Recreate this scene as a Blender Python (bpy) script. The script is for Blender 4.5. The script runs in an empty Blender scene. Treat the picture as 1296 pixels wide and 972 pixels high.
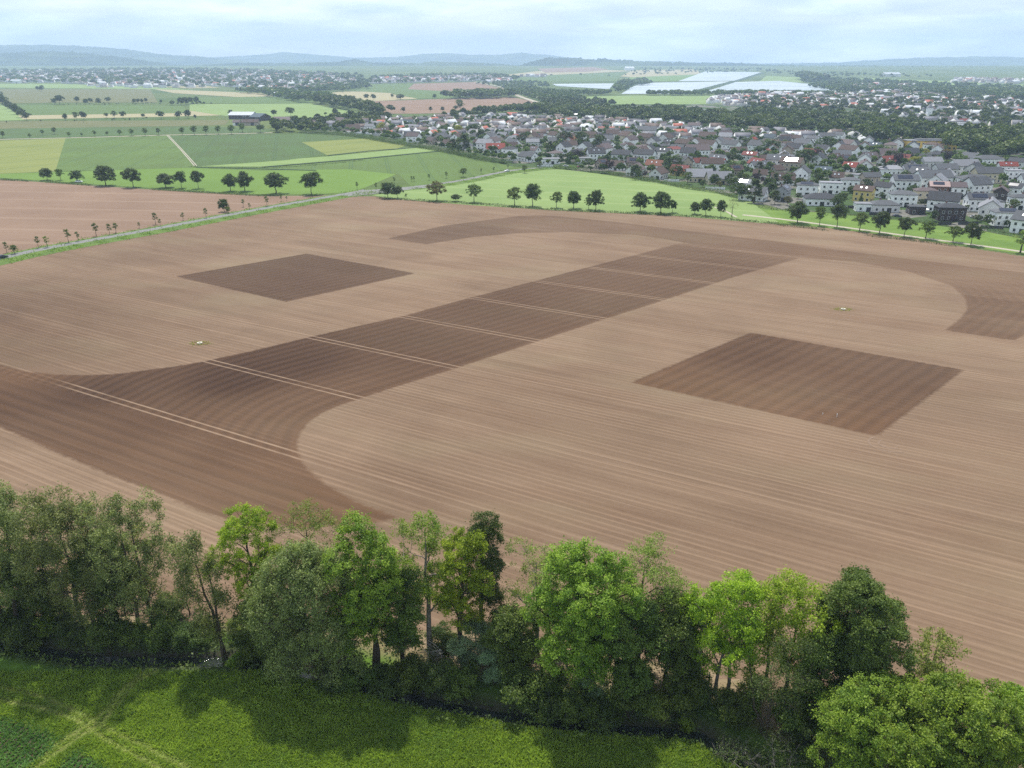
import bpy, math, random
import numpy as np
R = math.radians
rng = np.random.default_rng(7)
random.seed(7)
S = bpy.context.scene
COL = S.collection

# ------------------------------------------------------------------ camera
FPX, CAMH, HORIZ = 1000.0, 70.0, 82.0          # focal length in photo pixels, height, horizon row
PITCH = math.atan((486 - HORIZ) / FPX)
cam = bpy.data.cameras.new('camera')
cam.sensor_width = 36.0
cam.lens = 36.0 * FPX / 1296.0
cam.clip_start, cam.clip_end = 1.0, 60000.0
co = bpy.data.objects.new('camera', cam)
COL.objects.link(co)
co.location = (0, 0, CAMH)
co.rotation_euler = (R(90) - PITCH, 0, 0)
S.camera = co

# ------------------------------------------------------------------ light
SUN_EL, SUN_AZ = R(63), R(-10)                  # azimuth measured from +Y towards +X
w = bpy.data.worlds.new('World')
S.world = w
w.use_nodes = True
nt = w.node_tree
nt.nodes.clear()
wo = nt.nodes.new('ShaderNodeOutputWorld')
bg = nt.nodes.new('ShaderNodeBackground')
sky = nt.nodes.new('ShaderNodeTexSky')
sky.sky_type = 'NISHITA'
sky.sun_disc = False
sky.sun_elevation = SUN_EL
sky.sun_rotation = SUN_AZ
sky.air_density, sky.dust_density, sky.ozone_density = 1.0, 1.6, 1.5
tc = nt.nodes.new('ShaderNodeTexCoord')
mp = nt.nodes.new('ShaderNodeMapping')
mp.inputs['Scale'].default_value = (2.4, 2.4, 13.0)
n1 = nt.nodes.new('ShaderNodeTexNoise')
n1.inputs['Scale'].default_value = 2.3
n1.inputs['Detail'].default_value = 9
n1.inputs['Roughness'].default_value = 0.55
n1.inputs['Distortion'].default_value = 0.4
cr = nt.nodes.new('ShaderNodeValToRGB')
cr.color_ramp.elements[0].position = 0.42
cr.color_ramp.elements[0].color = (0.45, 0.45, 0.45, 1)
cr.color_ramp.elements[1].position = 0.62
cr.color_ramp.elements[1].color = (1, 1, 1, 1)
n2 = nt.nodes.new('ShaderNodeTexNoise')
n2.inputs['Scale'].default_value = 3.1
n2.inputs['Detail'].default_value = 6
cr2 = nt.nodes.new('ShaderNodeValToRGB')
cr2.color_ramp.elements[0].position = 0.35
cr2.color_ramp.elements[0].color = (5.3, 6.4, 7.9, 1)
cr2.color_ramp.elements[1].position = 0.65
cr2.color_ramp.elements[1].color = (10.6, 11.1, 11.6, 1)
mx = nt.nodes.new('ShaderNodeMix')
mx.data_type = 'RGBA'
L = nt.links.new
L(tc.outputs['Generated'], mp.inputs['Vector'])
L(mp.outputs['Vector'], n1.inputs['Vector'])
L(mp.outputs['Vector'], n2.inputs['Vector'])
L(n1.outputs['Fac'], cr.inputs['Fac'])
L(n2.outputs['Fac'], cr2.inputs['Fac'])
L(cr.outputs['Color'], mx.inputs['Factor'])
L(sky.outputs['Color'], mx.inputs['A'])
sz = nt.nodes.new('ShaderNodeSeparateXYZ'); L(tc.outputs['Generated'], sz.inputs[0])
mr = nt.nodes.new('ShaderNodeMapRange'); L(sz.outputs[2], mr.inputs['Value'])
mr.inputs['From Min'].default_value, mr.inputs['From Max'].default_value = 0.0, 0.6
mr.inputs['To Min'].default_value, mr.inputs['To Max'].default_value = 1.1, 0.8
vm = nt.nodes.new('ShaderNodeVectorMath'); vm.operation = 'SCALE'
L(cr2.outputs['Color'], vm.inputs[0]); L(mr.outputs['Result'], vm.inputs['Scale'])
L(vm.outputs[0], mx.inputs['B'])
L(mx.outputs['Result'], bg.inputs['Color'])
bg.inputs['Strength'].default_value = 0.11
L(bg.outputs['Background'], wo.inputs['Surface'])

sl = bpy.data.lights.new('sun', 'SUN')
sl.energy = 5.0
sl.angle = R(0.5)
sl.color = (1.0, 0.955, 0.88)
so = bpy.data.objects.new('sun', sl)
COL.objects.link(so)
so.rotation_euler = (R(90) - SUN_EL, 0, R(180) - SUN_AZ)

S.view_settings.view_transform = 'Standard'
S.view_settings.look = 'None'
S.view_settings.gamma = 1
S.view_settings.use_curve_mapping = False
S.view_settings.exposure = 0.33
S.cycles.use_denoising = False
S.cycles.denoising_input_passes = 'RGB_ALBEDO_NORMAL'
S.cycles.max_bounces = 6
S.cycles.diffuse_bounces = 3
S.cycles.transmission_bounces = 3
S.cycles.transparent_max_bounces = 6
S.cycles.volume_bounces = 1
S.cycles.sample_clamp_indirect = 2.0
S.cycles.use_adaptive_sampling = False

# ------------------------------------------------------------------ place in the world for a point of the photograph
Y1, Y2, Z2 = 2600.0, 7000.0, 62.0              # the land rises gently from Y1 to Y2


def zland(y):
    return 0.0 if y < Y1 else (Z2 if y > Y2 else (y - Y1) / (Y2 - Y1) * Z2)


def ray(x, y):
    a, b = (x - 648) / FPX, (486 - y) / FPX
    return a, math.cos(PITCH) + b * math.sin(PITCH), -math.sin(PITCH) + b * math.cos(PITCH)


def W(x, y, z=0.0):
    a, c, s = ray(x, y)
    t = (z - CAMH) / s if s < -1e-5 else 1e9
    if t * c > Y1 or t < 0:
        k = Z2 / (Y2 - Y1)
        den = s - k * c
        t2 = (CAMH * -1 - k * Y1 + z) / den if abs(den) > 1e-9 else 1e9
        if t2 < 0 or t2 * c > Y2:
            t2 = (Z2 + z - CAMH) / s if s < -1e-5 else 16000 / c
            if t2 * c > 15000:
                t2 = 15000 / c
        t = t2
    return a * t, c * t


def depth(X, Y, Z=0.0):
    return Y * math.cos(PITCH) - (Z - CAMH) * math.sin(PITCH)


def height_of(x, y, top):
    """height in metres of something standing at photo point (x, y) that reaches up to row top"""
    X, Y = W(x, y)
    a, c, s = ray(x, top)
    return max(0.3, CAMH + s * Y / c - zland(Y))


# ------------------------------------------------------------------ helpers
def tag(o, label=None, cat=None, group=None, kind=None):
    if label: o['label'] = label
    if cat: o['category'] = cat
    if group: o['group'] = group
    if kind: o['kind'] = kind
    return o


def link(name, data, parent=None):
    o = bpy.data.objects.new(name, data)
    COL.objects.link(o)
    if parent: o.parent = parent
    return o


def empty(name, loc, rz=0.0):
    o = bpy.data.objects.new(name, None)
    COL.objects.link(o)
    o.location = loc
    o.rotation_euler = (0, 0, rz)
    o.empty_display_size = 0.5
    return o


def qmesh(name, V, F, mats, mi=None, attrs=None, smooth=False):
    """big mesh from arrays; F is (n,4) or (n,3)"""
    V = np.asarray(V, np.float32).reshape(-1, 3)
    F = np.asarray(F, np.int32)
    me = bpy.data.meshes.new(name)
    n, k = F.shape
    me.vertices.add(len(V))
    me.vertices.foreach_set('co', V.ravel())
    me.loops.add(n * k)
    me.loops.foreach_set('vertex_index', F.ravel())
    me.polygons.add(n)
    me.polygons.foreach_set('loop_start', np.arange(0, n * k, k, dtype=np.int32))
    for m in (mats if isinstance(mats, (list, tuple)) else [mats]):
        me.materials.append(m)
    if mi is not None:
        me.polygons.foreach_set('material_index', np.asarray(mi, np.int32))
    if smooth:
        me.polygons.foreach_set('use_smooth', np.ones(n, bool))
    for key, (dom, arr) in (attrs or {}).items():
        arr = np.asarray(arr, np.float32)
        if arr.ndim == 2:
            at = me.attributes.new(key, 'FLOAT_COLOR', dom)
            if arr.shape[1] == 3:
                arr = np.hstack([arr, np.ones((len(arr), 1), np.float32)])
            at.data.foreach_set('color', arr.astype(np.float32).ravel())
        else:
            at = me.attributes.new(key, 'FLOAT', dom)
            at.data.foreach_set('value', arr)
    me.update(calc_edges=True)
    me.validate()
    return me


class MB:
    """small mesh builder: polygons with a material index"""
    def __init__(s): s.v, s.f, s.m = [], [], []

    def poly(s, pts, m=0):
        b = len(s.v); s.v += [tuple(p) for p in pts]; s.f.append(tuple(range(b, b + len(pts)))); s.m.append(m)

    def box(s, x0, x1, y0, y1, z0, z1, m=0, top=None):
        p = [(x0, y0, z0), (x1, y0, z0), (x1, y1, z0), (x0, y1, z0), (x0, y0, z1), (x1, y0, z1), (x1, y1, z1), (x0, y1, z1)]
        s.hexa(p, m, top)

    def hexa(s, p, m=0, top=None):
        b = len(s.v); s.v += [tuple(q) for q in p]
        for i, f in enumerate(((0, 3, 2, 1), (4, 5, 6, 7), (0, 1, 5, 4), (1, 2, 6, 5), (2, 3, 7, 6), (3, 0, 4, 7))):
            s.f.append(tuple(b + k for k in f)); s.m.append(top if (top is not None and i == 1) else m)

    def prism(s, prof, y0, y1, m=0):
        """profile in x,z swept from y0 to y1"""
        n = len(prof); b = len(s.v)
        s.v += [(x, y0, z) for x, z in prof] + [(x, y1, z) for x, z in prof]
        s.f.append(tuple(b + i for i in range(n))); s.m.append(m)
        s.f.append(tuple(b + n + i for i in reversed(range(n)))); s.m.append(m)
        for i in range(n):
            j = (i + 1) % n
            s.f.append((b + j, b + i, b + n + i, b + n + j)); s.m.append(m)

    def cyl(s, c, r, z0, z1, n=12, m=0, r1=None, axis='z'):
        r1 = r if r1 is None else r1
        b = len(s.v)
        for rr, z in ((r, z0), (r1, z1)):
            for i in range(n):
                a = 2 * math.pi * i / n
                u, v_ = rr * math.cos(a), rr * math.sin(a)
                s.v.append((c[0] + u, c[1] + v_, z) if axis == 'z' else (c[0] + u, z, c[1] + v_))
        s.f.append(tuple(b + i for i in reversed(range(n)))); s.m.append(m)
        s.f.append(tuple(b + n + i for i in range(n))); s.m.append(m)
        for i in range(n):
            j = (i + 1) % n
            s.f.append((b + i, b + j, b + n + j, b + n + i)); s.m.append(m)

    def mesh(s, name, mats):
        me = bpy.data.meshes.new(name)
        me.from_pydata(s.v, [], s.f)
        for m in (mats if isinstance(mats, (list, tuple)) else [mats]): me.materials.append(m)
        me.polygons.foreach_set('material_index', s.m)
        me.update()
        return me

    def obj(s, name, mats, parent=None):
        return link(name, s.mesh(name, mats), parent)


ORD = 'first second third fourth fifth sixth seventh eighth ninth tenth eleventh twelfth thirteenth fourteenth fifteenth sixteenth seventeenth eighteenth nineteenth twentieth'.split()


def ordw(i):
    if i < 20: return ORD[i]
    t, u = divmod(i + 1, 10)
    tens = {2: 'twenty', 3: 'thirty', 4: 'forty', 5: 'fifty'}[t]
    return {2: 'twentieth', 3: 'thirtieth', 4: 'fortieth', 5: 'fiftieth'}[t] if u == 0 else tens + '-' + ORD[u - 1]


PENDING = []       # (object, look, where, sort key): labels are written at the end, an ordinal only where a look repeats in one place


def later(o, look, where, key):
    PENDING.append((o, look, where, key))


# ------------------------------------------------------------------ materials
MC = {}


class NT:
    def __init__(s, name):
        s.m = bpy.data.materials.new(name)
        s.m.use_nodes = True
        s.t = s.m.node_tree
        s.t.nodes.clear()
        s.out = s.t.nodes.new('ShaderNodeOutputMaterial')

    def n(s, typ, **kw):
        nd = s.t.nodes.new('ShaderNode' + typ)
        for k, v in kw.items():
            if k in nd.inputs.keys():
                s.set(nd.inputs[k], v)
            else:
                setattr(nd, k, v)
        return nd

    def set(s, inp, v):
        if isinstance(v, bpy.types.NodeSocket): s.t.links.new(v, inp)
        elif isinstance(v, tuple) and len(v) == 3 and inp.type == 'RGBA': inp.default_value = (*v, 1)
        else: inp.default_value = v

    def math(s, op, a, b=0.0, c=None, clamp=False):
        nd = s.t.nodes.new('ShaderNodeMath'); nd.operation = op; nd.use_clamp = clamp
        s.set(nd.inputs[0], a); s.set(nd.inputs[1], b)
        if c is not None: s.set(nd.inputs[2], c)
        return nd.outputs[0]

    def mix(s, f, a, b, mode='MIX'):
        nd = s.t.nodes.new('ShaderNodeMix'); nd.data_type = 'RGBA'; nd.blend_type = mode
        s.set(nd.inputs['Factor'], f); s.set(nd.inputs['A'], a); s.set(nd.inputs['B'], b)
        return nd.outputs['Result']

    def noise(s, vec, scale, detail=4, rough=0.55, dist=0.0):
        nd = s.n('TexNoise', Scale=scale, Detail=detail, Roughness=rough, Distortion=dist)
        if vec is not None: s.set(nd.inputs['Vector'], vec)
        return nd.outputs['Fac']

    def ramp(s, f, lo, hi, a=0.0, b=1.0):
        nd = s.n('MapRange')
        s.set(nd.inputs['Value'], f)
        nd.inputs['From Min'].default_value = lo; nd.inputs['From Max'].default_value = hi
        nd.inputs['To Min'].default_value = a; nd.inputs['To Max'].default_value = b
        return nd.outputs['Result']

    def attr(s, name, out='Fac'):
        nd = s.t.nodes.new('ShaderNodeAttribute'); nd.attribute_name = name
        return nd.outputs[out]

    def pos(s): return s.n('NewGeometry').outputs['Position']
    def objc(s): return s.n('TexCoord').outputs['Object']

    def bsdf(s, color, rough=0.85, spec=0.3, bump=None, bs=0.4, bd=0.1, metal=0.0, **kw):
        b = s.n('BsdfPrincipled')
        s.set(b.inputs['Base Color'], color); s.set(b.inputs['Roughness'], rough)
        b.inputs['Specular IOR Level'].default_value = spec
        b.inputs['Metallic'].default_value = metal
        if bump is not None:
            bp = s.n('Bump', Strength=bs, Distance=bd)
            s.set(bp.inputs['Height'], bump)
            s.t.links.new(bp.outputs['Normal'], b.inputs['Normal'])
        s.t.links.new(b.outputs['BSDF'], s.out.inputs['Surface'])
        return b


def rowvec(T, ang, sx, sy):
    """coordinates turned so that x runs along direction ang (degrees) and y across it, scaled"""
    m = T.n('Mapping', vector_type='TEXTURE')
    T.set(m.inputs['Vector'], T.pos())
    m.inputs['Rotation'].default_value = (0, 0, R(ang))
    m.inputs['Scale'].default_value = (sx, sy, 1.0)
    return m.outputs['Vector']


def plain(name, c, rough=0.8, var=0.12, scale=1.5, spec=0.3, metal=0.0):
    if name in MC: return MC[name]
    T = NT(name)
    f = T.noise(T.objc(), scale, 5, 0.6)
    g = T.ramp(f, 0.3, 0.7, 1 - var, 1 + var)
    col = T.mix(1.0, c, T.n('CombineColor', Red=g, Green=g, Blue=g).outputs[0], 'MULTIPLY')
    T.bsdf(col, rough, spec, metal=metal)
    MC[name] = T.m
    return T.m


def crop_mat(name, c1, c2, ang=-28, fine=1.2, long=60, big=55, lines=0.0, period=24.0, c3=None, phase=0.0):
    """a field surface: broad patches, streaks along the drilling direction, wheel tracks"""
    T = NT(name)
    v = rowvec(T, ang, long, fine)
    st = T.noise(v, 1.0, 5, 0.65)
    bgn = T.noise(T.n('Mapping', Vector=T.pos(), Scale=(1 / big, 1 / big, 0)).outputs['Vector'], 1.0, 4, 0.6, 0.6)
    fn = T.noise(T.pos(), 1.4, 3, 0.6)
    f = T.math('ADD', T.math('MULTIPLY', st, 0.55), T.math('MULTIPLY', bgn, 0.75))
    f = T.math('ADD', f, T.math('MULTIPLY', fn, 0.25))
    f = T.ramp(f, 0.5, 1.05)
    col = T.mix(f, c1, c2)
    if lines:
        v1 = rowvec(T, ang, 1.0, 1.0)
        y = T.n('SeparateXYZ', Vector=v1).outputs[1]
        y = T.math('ADD', y, T.math('MULTIPLY', T.noise(v, 0.2, 2), 1.2))
        k = T.math('ABSOLUTE', T.math('SUBTRACT', T.math('FLOORED_MODULO', T.math('ADD', y, phase), period), period / 2))
        d = T.math('ABSOLUTE', T.math('SUBTRACT', k, 1.0))
        ln = T.ramp(d, 0.25, 0.6, lines, 0.0)
        col = T.mix(ln, col, c3 or (0.35, 0.27, 0.2))
    T.bsdf(col, 0.9, 0.15, bump=fn, bs=0.5, bd=0.15)
    return T.m


def leaf_mat(name, dark, light, trans=0.42, rough=0.55, hue=0.012, gloss=0.25):
    T = NT(name)
    tone = T.attr('tone')
    oi = T.n('ObjectInfo').outputs['Random']
    pn = T.noise(T.objc(), 0.35, 3, 0.6)
    f = T.math('ADD', T.math('MULTIPLY', tone, 0.75), T.math('MULTIPLY', T.math('SUBTRACT', pn, 0.5), 0.9), clamp=True)
    col = T.mix(f, dark, light)
    hs = T.n('HueSaturation', Color=col)
    T.set(hs.inputs['Hue'], T.ramp(oi, 0, 1, 0.5 - hue, 0.5 + hue))
    T.set(hs.inputs['Value'], T.ramp(oi, 0, 1, 0.85, 1.15))
    c = hs.outputs['Color']
    b = T.n('BsdfPrincipled')
    T.set(b.inputs['Base Color'], c)
    b.inputs['Roughness'].default_value = rough
    b.inputs['Specular IOR Level'].default_value = gloss
    tr = T.n('BsdfTranslucent')
    T.set(tr.inputs['Color'], T.mix(1.0, c, (1.15, 1.25, 0.55), 'MULTIPLY'))
    ms = T.n('MixShader', Fac=trans)
    T.t.links.new(b.outputs['BSDF'], ms.inputs[1])
    T.t.links.new(tr.outputs['BSDF'], ms.inputs[2])
    T.t.links.new(ms.outputs[0], T.out.inputs['Surface'])
    return T.m


bark = plain('bark', (0.075, 0.06, 0.045), 0.95, 0.35, 3.0, 0.1)
bark_pale = plain('bark_pale', (0.2, 0.18, 0.155), 0.95, 0.35, 2.0, 0.1)
LEAF = {
    'willow': leaf_mat('leaf_willow', (0.10, 0.13, 0.045), (0.33, 0.37, 0.12), 0.34),
    'spring': leaf_mat('leaf_spring', (0.12, 0.20, 0.012), (0.42, 0.52, 0.04), 0.40),
    'fresh': leaf_mat('leaf_fresh', (0.085, 0.16, 0.018), (0.35, 0.45, 0.055), 0.38),
    'olive': leaf_mat('leaf_olive', (0.09, 0.14, 0.025), (0.33, 0.39, 0.075), 0.36),
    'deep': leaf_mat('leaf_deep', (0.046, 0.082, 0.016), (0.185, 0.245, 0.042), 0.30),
    'silver': leaf_mat('leaf_silver', (0.16, 0.25, 0.12), (0.32, 0.43, 0.24), 0.34),
    'scrub': leaf_mat('leaf_scrub', (0.045, 0.080, 0.020), (0.15, 0.20, 0.05), 0.38),
    'rust': leaf_mat('leaf_rust', (0.085, 0.085, 0.025), (0.20, 0.18, 0.06), 0.40),
    'row': leaf_mat('leaf_row', (0.034, 0.062, 0.013), (0.105, 0.150, 0.030), 0.28),
    'purple': leaf_mat('leaf_purple', (0.016, 0.008, 0.014), (0.045, 0.02, 0.032), 0.2),
    'yellow': leaf_mat('leaf_yellow', (0.20, 0.21, 0.02), (0.42, 0.42, 0.06), 0.4),
    'far': leaf_mat('leaf_far', (0.026, 0.052, 0.012), (0.12, 0.17, 0.035), 0.26),
}

# ------------------------------------------------------------------ the land
D0 = 60.0


def strip_points(pts, z):
    return [(*W(x, y), 0) for x, y in pts]


def clip_band(poly, ylo, yhi):
    def half(P, f):
        o = []
        for i in range(len(P)):
            a, b = P[i], P[(i + 1) % len(P)]
            fa, fb = f(a), f(b)
            if fa >= 0: o.append(a)
            if (fa >= 0) != (fb >= 0):
                t = fa / (fa - fb); o.append((a[0] + (b[0] - a[0]) * t, a[1] + (b[1] - a[1]) * t))
        return o
    P = half(poly, lambda p: p[1] - ylo)
    return half(P, lambda p: yhi - p[1]) if P else P


def sheet(name, wpts, mat, z, parent=None):
    """flat sheet following the land, from world points"""
    from mathutils.geometry import tessellate_polygon
    from mathutils import Vector
    v, f = [], []
    for lo, hi in ((-1e5, Y1), (Y1, Y2), (Y2, 1e5)):
        P = clip_band(wpts, lo, hi)
        if len(P) < 3: continue
        V = [Vector((p[0], p[1], 0)) for p in P]
        b = len(v)
        for t in tessellate_polygon([V]):
            a, c, d = (V[i] for i in t)
            n = (c - a).cross(d - a).z
            f.append(tuple(b + i for i in (t if n > 0 else t[::-1])))
        v += [(p[0], p[1], zland(p[1]) + z) for p in P]
    me = bpy.data.meshes.new(name)
    me.from_pydata(v, [], f)
    me.materials.append(mat)
    o = link(name, me, parent)
    return o


NF = 0


def field(px, mat, z=0.03, name='field'):
    wp = [W(x, y) for x, y in px]
    Ym = sum(p[1] for p in wp) / len(wp)
    global NF
    NF += 1
    o = sheet(name, wp, mat, (z + NF * 0.0015) * max(1.0, Ym / 600.0))
    tag(o, kind='structure')
    return o


def ribbon_pts(cl, wd, wd2=None):
    """left and right offset outline round a centre line of world points"""
    wd2 = wd if wd2 is None else wd2
    P = np.array(cl, float)
    d = np.gradient(P, axis=0)
    d /= np.linalg.norm(d, axis=1)[:, None]
    n = np.stack([-d[:, 1], d[:, 0]], 1)
    return [tuple(p) for p in P + n * wd] + [tuple(p) for p in (P - n * wd2)[::-1]]


def smooth_line(pts, step=6.0):
    """Catmull-Rom through world points"""
    P = [np.array(p, float) for p in pts]
    P = [2 * P[0] - P[1]] + P + [2 * P[-1] - P[-2]]
    out = []
    for i in range(1, len(P) - 2):
        n = max(2, int(np.linalg.norm(P[i + 1] - P[i]) / step))
        for k in range(n):
            t = k / n
            out.append(0.5 * ((2 * P[i]) + (-P[i - 1] + P[i + 1]) * t + (2 * P[i - 1] - 5 * P[i] + 4 * P[i + 1] - P[i + 2]) * t * t + (-P[i - 1] + 3 * P[i] - 3 * P[i + 1] + P[i + 2]) * t ** 3))
    out.append(P[-2])
    return out


def seg_dist(X, Y, pl):
    """distance from arrays X,Y to a polyline, and side sign"""
    best = np.full(X.shape, 1e9); sg = np.ones(X.shape)
    for (x0, y0), (x1, y1) in zip(pl[:-1], pl[1:]):
        dx, dy = x1 - x0, y1 - y0
        l2 = dx * dx + dy * dy + 1e-9
        t = np.clip(((X - x0) * dx + (Y - y0) * dy) / l2, 0, 1)
        d = np.hypot(X - x0 - t * dx, Y - y0 - t * dy)
        c = dx * (Y - y0) - dy * (X - x0)
        m = d < best
        best = np.where(m, d, best); sg = np.where(m, np.sign(c), sg)
    return best, sg


def inside(X, Y, poly):
    r = np.zeros(X.shape, bool)
    n = len(poly)
    for i in range(n):
        x0, y0 = poly[i]; x1, y1 = poly[(i + 1) % n]
        c = (y0 > Y) != (y1 > Y)
        with np.errstate(divide='ignore', invalid='ignore'):
            r ^= c & (X < (x1 - x0) * (Y - y0) / (y1 - y0 + 1e-12) + x0)
    return r


def sdf(X, Y, poly):
    d, _ = seg_dist(X, Y, list(poly) + [poly[0]])
    return np.where(inside(X, Y, poly), d, -d)


# far ground: meadow colours in large patches; the sheet has a rectangular gap where the near ground lies
T = NT('ground_green')
a = T.noise(T.n('Mapping', Vector=T.pos(), Scale=(1 / 260, 1 / 420, 0)).outputs['Vector'], 1, 4, 0.6)
b = T.noise(T.n('Mapping', Vector=T.pos(), Scale=(1 / 14, 1 / 14, 0)).outputs['Vector'], 1, 5, 0.6)
c = T.mix(T.ramp(a, 0.35, 0.65), (0.06, 0.10, 0.024), (0.12, 0.15, 0.045))
c = T.mix(T.ramp(b, 0.3, 0.7, 0, 0.5), c, (0.035, 0.06, 0.022))
T.bsdf(c, 0.95, 0.1)
M_ground = T.m
NX0, NX1, NY0, NY1 = -170.0, 170.0, -60.0, 112.0
me = MB()
BX, BY0 = 16000.0, -1500.0
for x0, x1, y0, y1 in ((-BX, BX, BY0, NY0), (-BX, NX0, NY0, NY1), (NX1, BX, NY0, NY1), (-BX, BX, NY1, Y1), (-BX, BX, Y1, Y2), (-BX, BX, Y2, 15500)):
    me.poly([(x0, y0, zland(y0)), (x1, y0, zland(y0)), (x1, y1, zland(y1)), (x0, y1, zland(y1))])
tag(me.obj('ground', M_ground), kind='structure')

# ---- near ground with the stream
STREAM = smooth_line([W(-160, 770), W(0, 806), W(110, 826), W(230, 829), W(330, 832), W(460, 862), W(570, 888), W(700, 908), W(820, 918), W(885, 924), W(918, 945), W(985, 985), W(1100, 1060), W(1250, 1140)], 2.0)
STREAM = [tuple(p) for p in STREAM]
gx = np.arange(NX0, NX1 + 0.01, 1.0); gy = np.arange(NY0, NY1 + 0.01, 1.0)
GX, GY = np.meshgrid(gx, gy)


def near_z(X, Y):
    d, sg = seg_dist(X, Y, STREAM)
    z = -1.5 * np.exp(-(d / 1.35) ** 4) - 0.35 * np.clip(1 - d / 9, 0, 1)
    side = np.where(sg < 0, 1.0, 0.0)                    # the camera's side
    low = -0.5 * np.clip((d - 2) / 12, 0, 1) * side
    z = z + low + 0.10 * np.sin(X * 0.31 + Y * 0.17) * np.sin(Y * 0.23 - X * 0.11) * np.clip(side, 0, 1)
    edge = np.minimum.reduce([X - NX0, NX1 - X, Y - NY0, NY1 - Y])
    f = np.clip(edge / 10, 0, 1)
    return z * f


TRK = [  # wheel tracks through the long grass, as photo points
    [(215, 838), (172, 862), (148, 890), (128, 912), (95, 932), (40, 972), (0, 1000)],
    [(182, 850), (158, 868), (138, 893), (116, 910), (80, 934), (20, 972)],
    [(0, 868), (55, 880), (100, 900), (128, 916), (170, 935), (225, 962), (270, 990)],
    [(0, 884), (50, 893), (95, 908), (140, 936), (190, 962), (230, 990)],
]
TRKW = [[W(*p) for p in t] for t in TRK]
CROP1 = [W(*p) for p in [(-60, 890), (0, 905), (30, 912), (75, 932), (50, 955), (20, 985), (-100, 1000)]]
CROP2 = [W(*p) for p in [(100, 945), (125, 960), (150, 985), (60, 1000), (70, 968)]]


def ground_kind(X, Y):
    """track strength, crop mask"""
    t = np.zeros(X.shape)
    for l in TRKW:
        d, _ = seg_dist(X, Y, l)
        t = np.maximum(t, np.exp(-(d / 0.36) ** 2))
    c = np.maximum(np.clip(sdf(X, Y, CROP1) + 0.5, 0, 1), np.clip(sdf(X, Y, CROP2) + 0.5, 0, 1))
    return t, c


T = NT('meadow_soil')
n = T.noise(T.pos(), 0.5, 6, 0.65)
c = T.mix(T.ramp(n, 0.3, 0.7), (0.045, 0.09, 0.014), (0.10, 0.18, 0.025))
c = T.mix(T.attr('track'), c, (0.16, 0.14, 0.06))
c = T.mix(T.attr('cropsoil'), c, (0.06, 0.045, 0.03))
c = T.mix(T.attr('stream'), c, (0.05, 0.045, 0.035))
c = T.mix(T.attr('dry'), c, T.mix(T.ramp(n, 0.35, 0.65), (0.26, 0.19, 0.13), (0.17, 0.14, 0.07)))
T.bsdf(c, 0.95, 0.1, bump=n, bs=0.8, bd=0.3)
Z = near_z(GX, GY)
tk, cp = ground_kind(GX, GY)
sd, sg = seg_dist(GX, GY, STREAM)
ny, nx = GX.shape
idx = np.arange(nx * ny).reshape(ny, nx)
F = np.stack([idx[:-1, :-1], idx[:-1, 1:], idx[1:, 1:], idx[1:, :-1]], -1).reshape(-1, 4)
me = qmesh('meadow', np.stack([GX, GY, Z], -1), F, T.m, attrs={
    'track': ('POINT', (tk * 0.8).ravel()), 'cropsoil': ('POINT', cp.ravel()), 'stream': ('POINT', np.clip(1.6 - sd / 2.0, 0, 1).ravel()),
    'dry': ('POINT', (np.clip((sd - 4) / 2.5, 0, 1) * (sg > 0)).ravel())}, smooth=True)
tag(link('meadow', me), kind='structure')
T = NT('stream_water')
wn = T.noise(T.pos(), 1.6, 5, 0.7, 1.0)
T.bsdf((0.02, 0.025, 0.022), 0.12, 0.5, bump=wn, bs=0.5, bd=0.08)
o = sheet('stream', ribbon_pts(STREAM, 1.0), T.m, -1.25)
tag(o, kind='structure')

# ------------------------------------------------------------------ the big worked field
DARK_MAIN = [(70, 474), (110, 475), (150, 473), (220, 464), (260, 457), (320, 444), (390, 427), (510, 400), (595, 377), (680, 355), (745, 338), (860, 308),
             (940, 316), (1015, 326), (925, 352), (840, 380), (765, 404), (680, 432), (580, 465), (500, 490), (460, 503), (430, 513), (405, 524), (388, 537), (377, 553), (376, 570), (386, 590), (410, 612), (450, 635), (508, 656),
             (470, 662), (380, 668), (290, 658), (255, 648), (200, 624), (150, 606), (60, 568), (0, 540), (-120, 497), (-300, 452), (-200, 430), (-60, 446), (0, 462), (30, 470)]
DARK_ARC = [(490, 302), (560, 286), (620, 278), (660, 273), (700, 273), (780, 281), (860, 291), (1000, 308), (1150, 328), (1296, 345), (1420, 365), (1400, 392), (1296, 424), (1284, 431), (1196, 418),
            (1215, 404), (1224, 392), (1222, 378), (1205, 362), (1150, 344), (1080, 331), (1016, 327), (940, 317), (868, 308), (840, 302), (800, 297), (720, 294), (660, 295), (600, 300), (540, 309)]
RECT_A = [(388, 321), (526, 346), (362, 382), (222, 350)]
RECT_B = [(950, 421), (1220, 468), (1110, 552), (798, 484)]
wm = lambda P: [W(*p) for p in P]
dm, da, ra, rb = wm(DARK_MAIN), wm(DARK_ARC), wm(RECT_A), wm(RECT_B)
fx = np.arange(-420, 330, 1.5); fy = np.arange(66, 520, 1.5)
FX, FY = np.meshgrid(fx, fy)
s_main, s_arc, s_a, s_b = (sdf(FX, FY, p) for p in (dm, da, ra, rb))
sdk = np.maximum.reduce([s_main, s_arc, s_a, s_b])
trams = [((90, 490), (375, 575)), ((260, 458), (460, 503)), ((390, 427), (580, 465)), ((510, 400), (680, 432)), ((595, 377), (765, 403)), ((680, 355), (840, 380)), ((745, 338), (910, 360))]
tw = [(np.array(W(*p)), np.array(W(*q))) for p, q in trams]
TANG = float(np.mean([math.atan2((q - p)[1], (q - p)[0]) for p, q in tw]))
nrm = np.array([-math.sin(TANG), math.cos(TANG)])
offs = np.array([float(((p + q) / 2) @ nrm) for p, q in tw])
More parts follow.
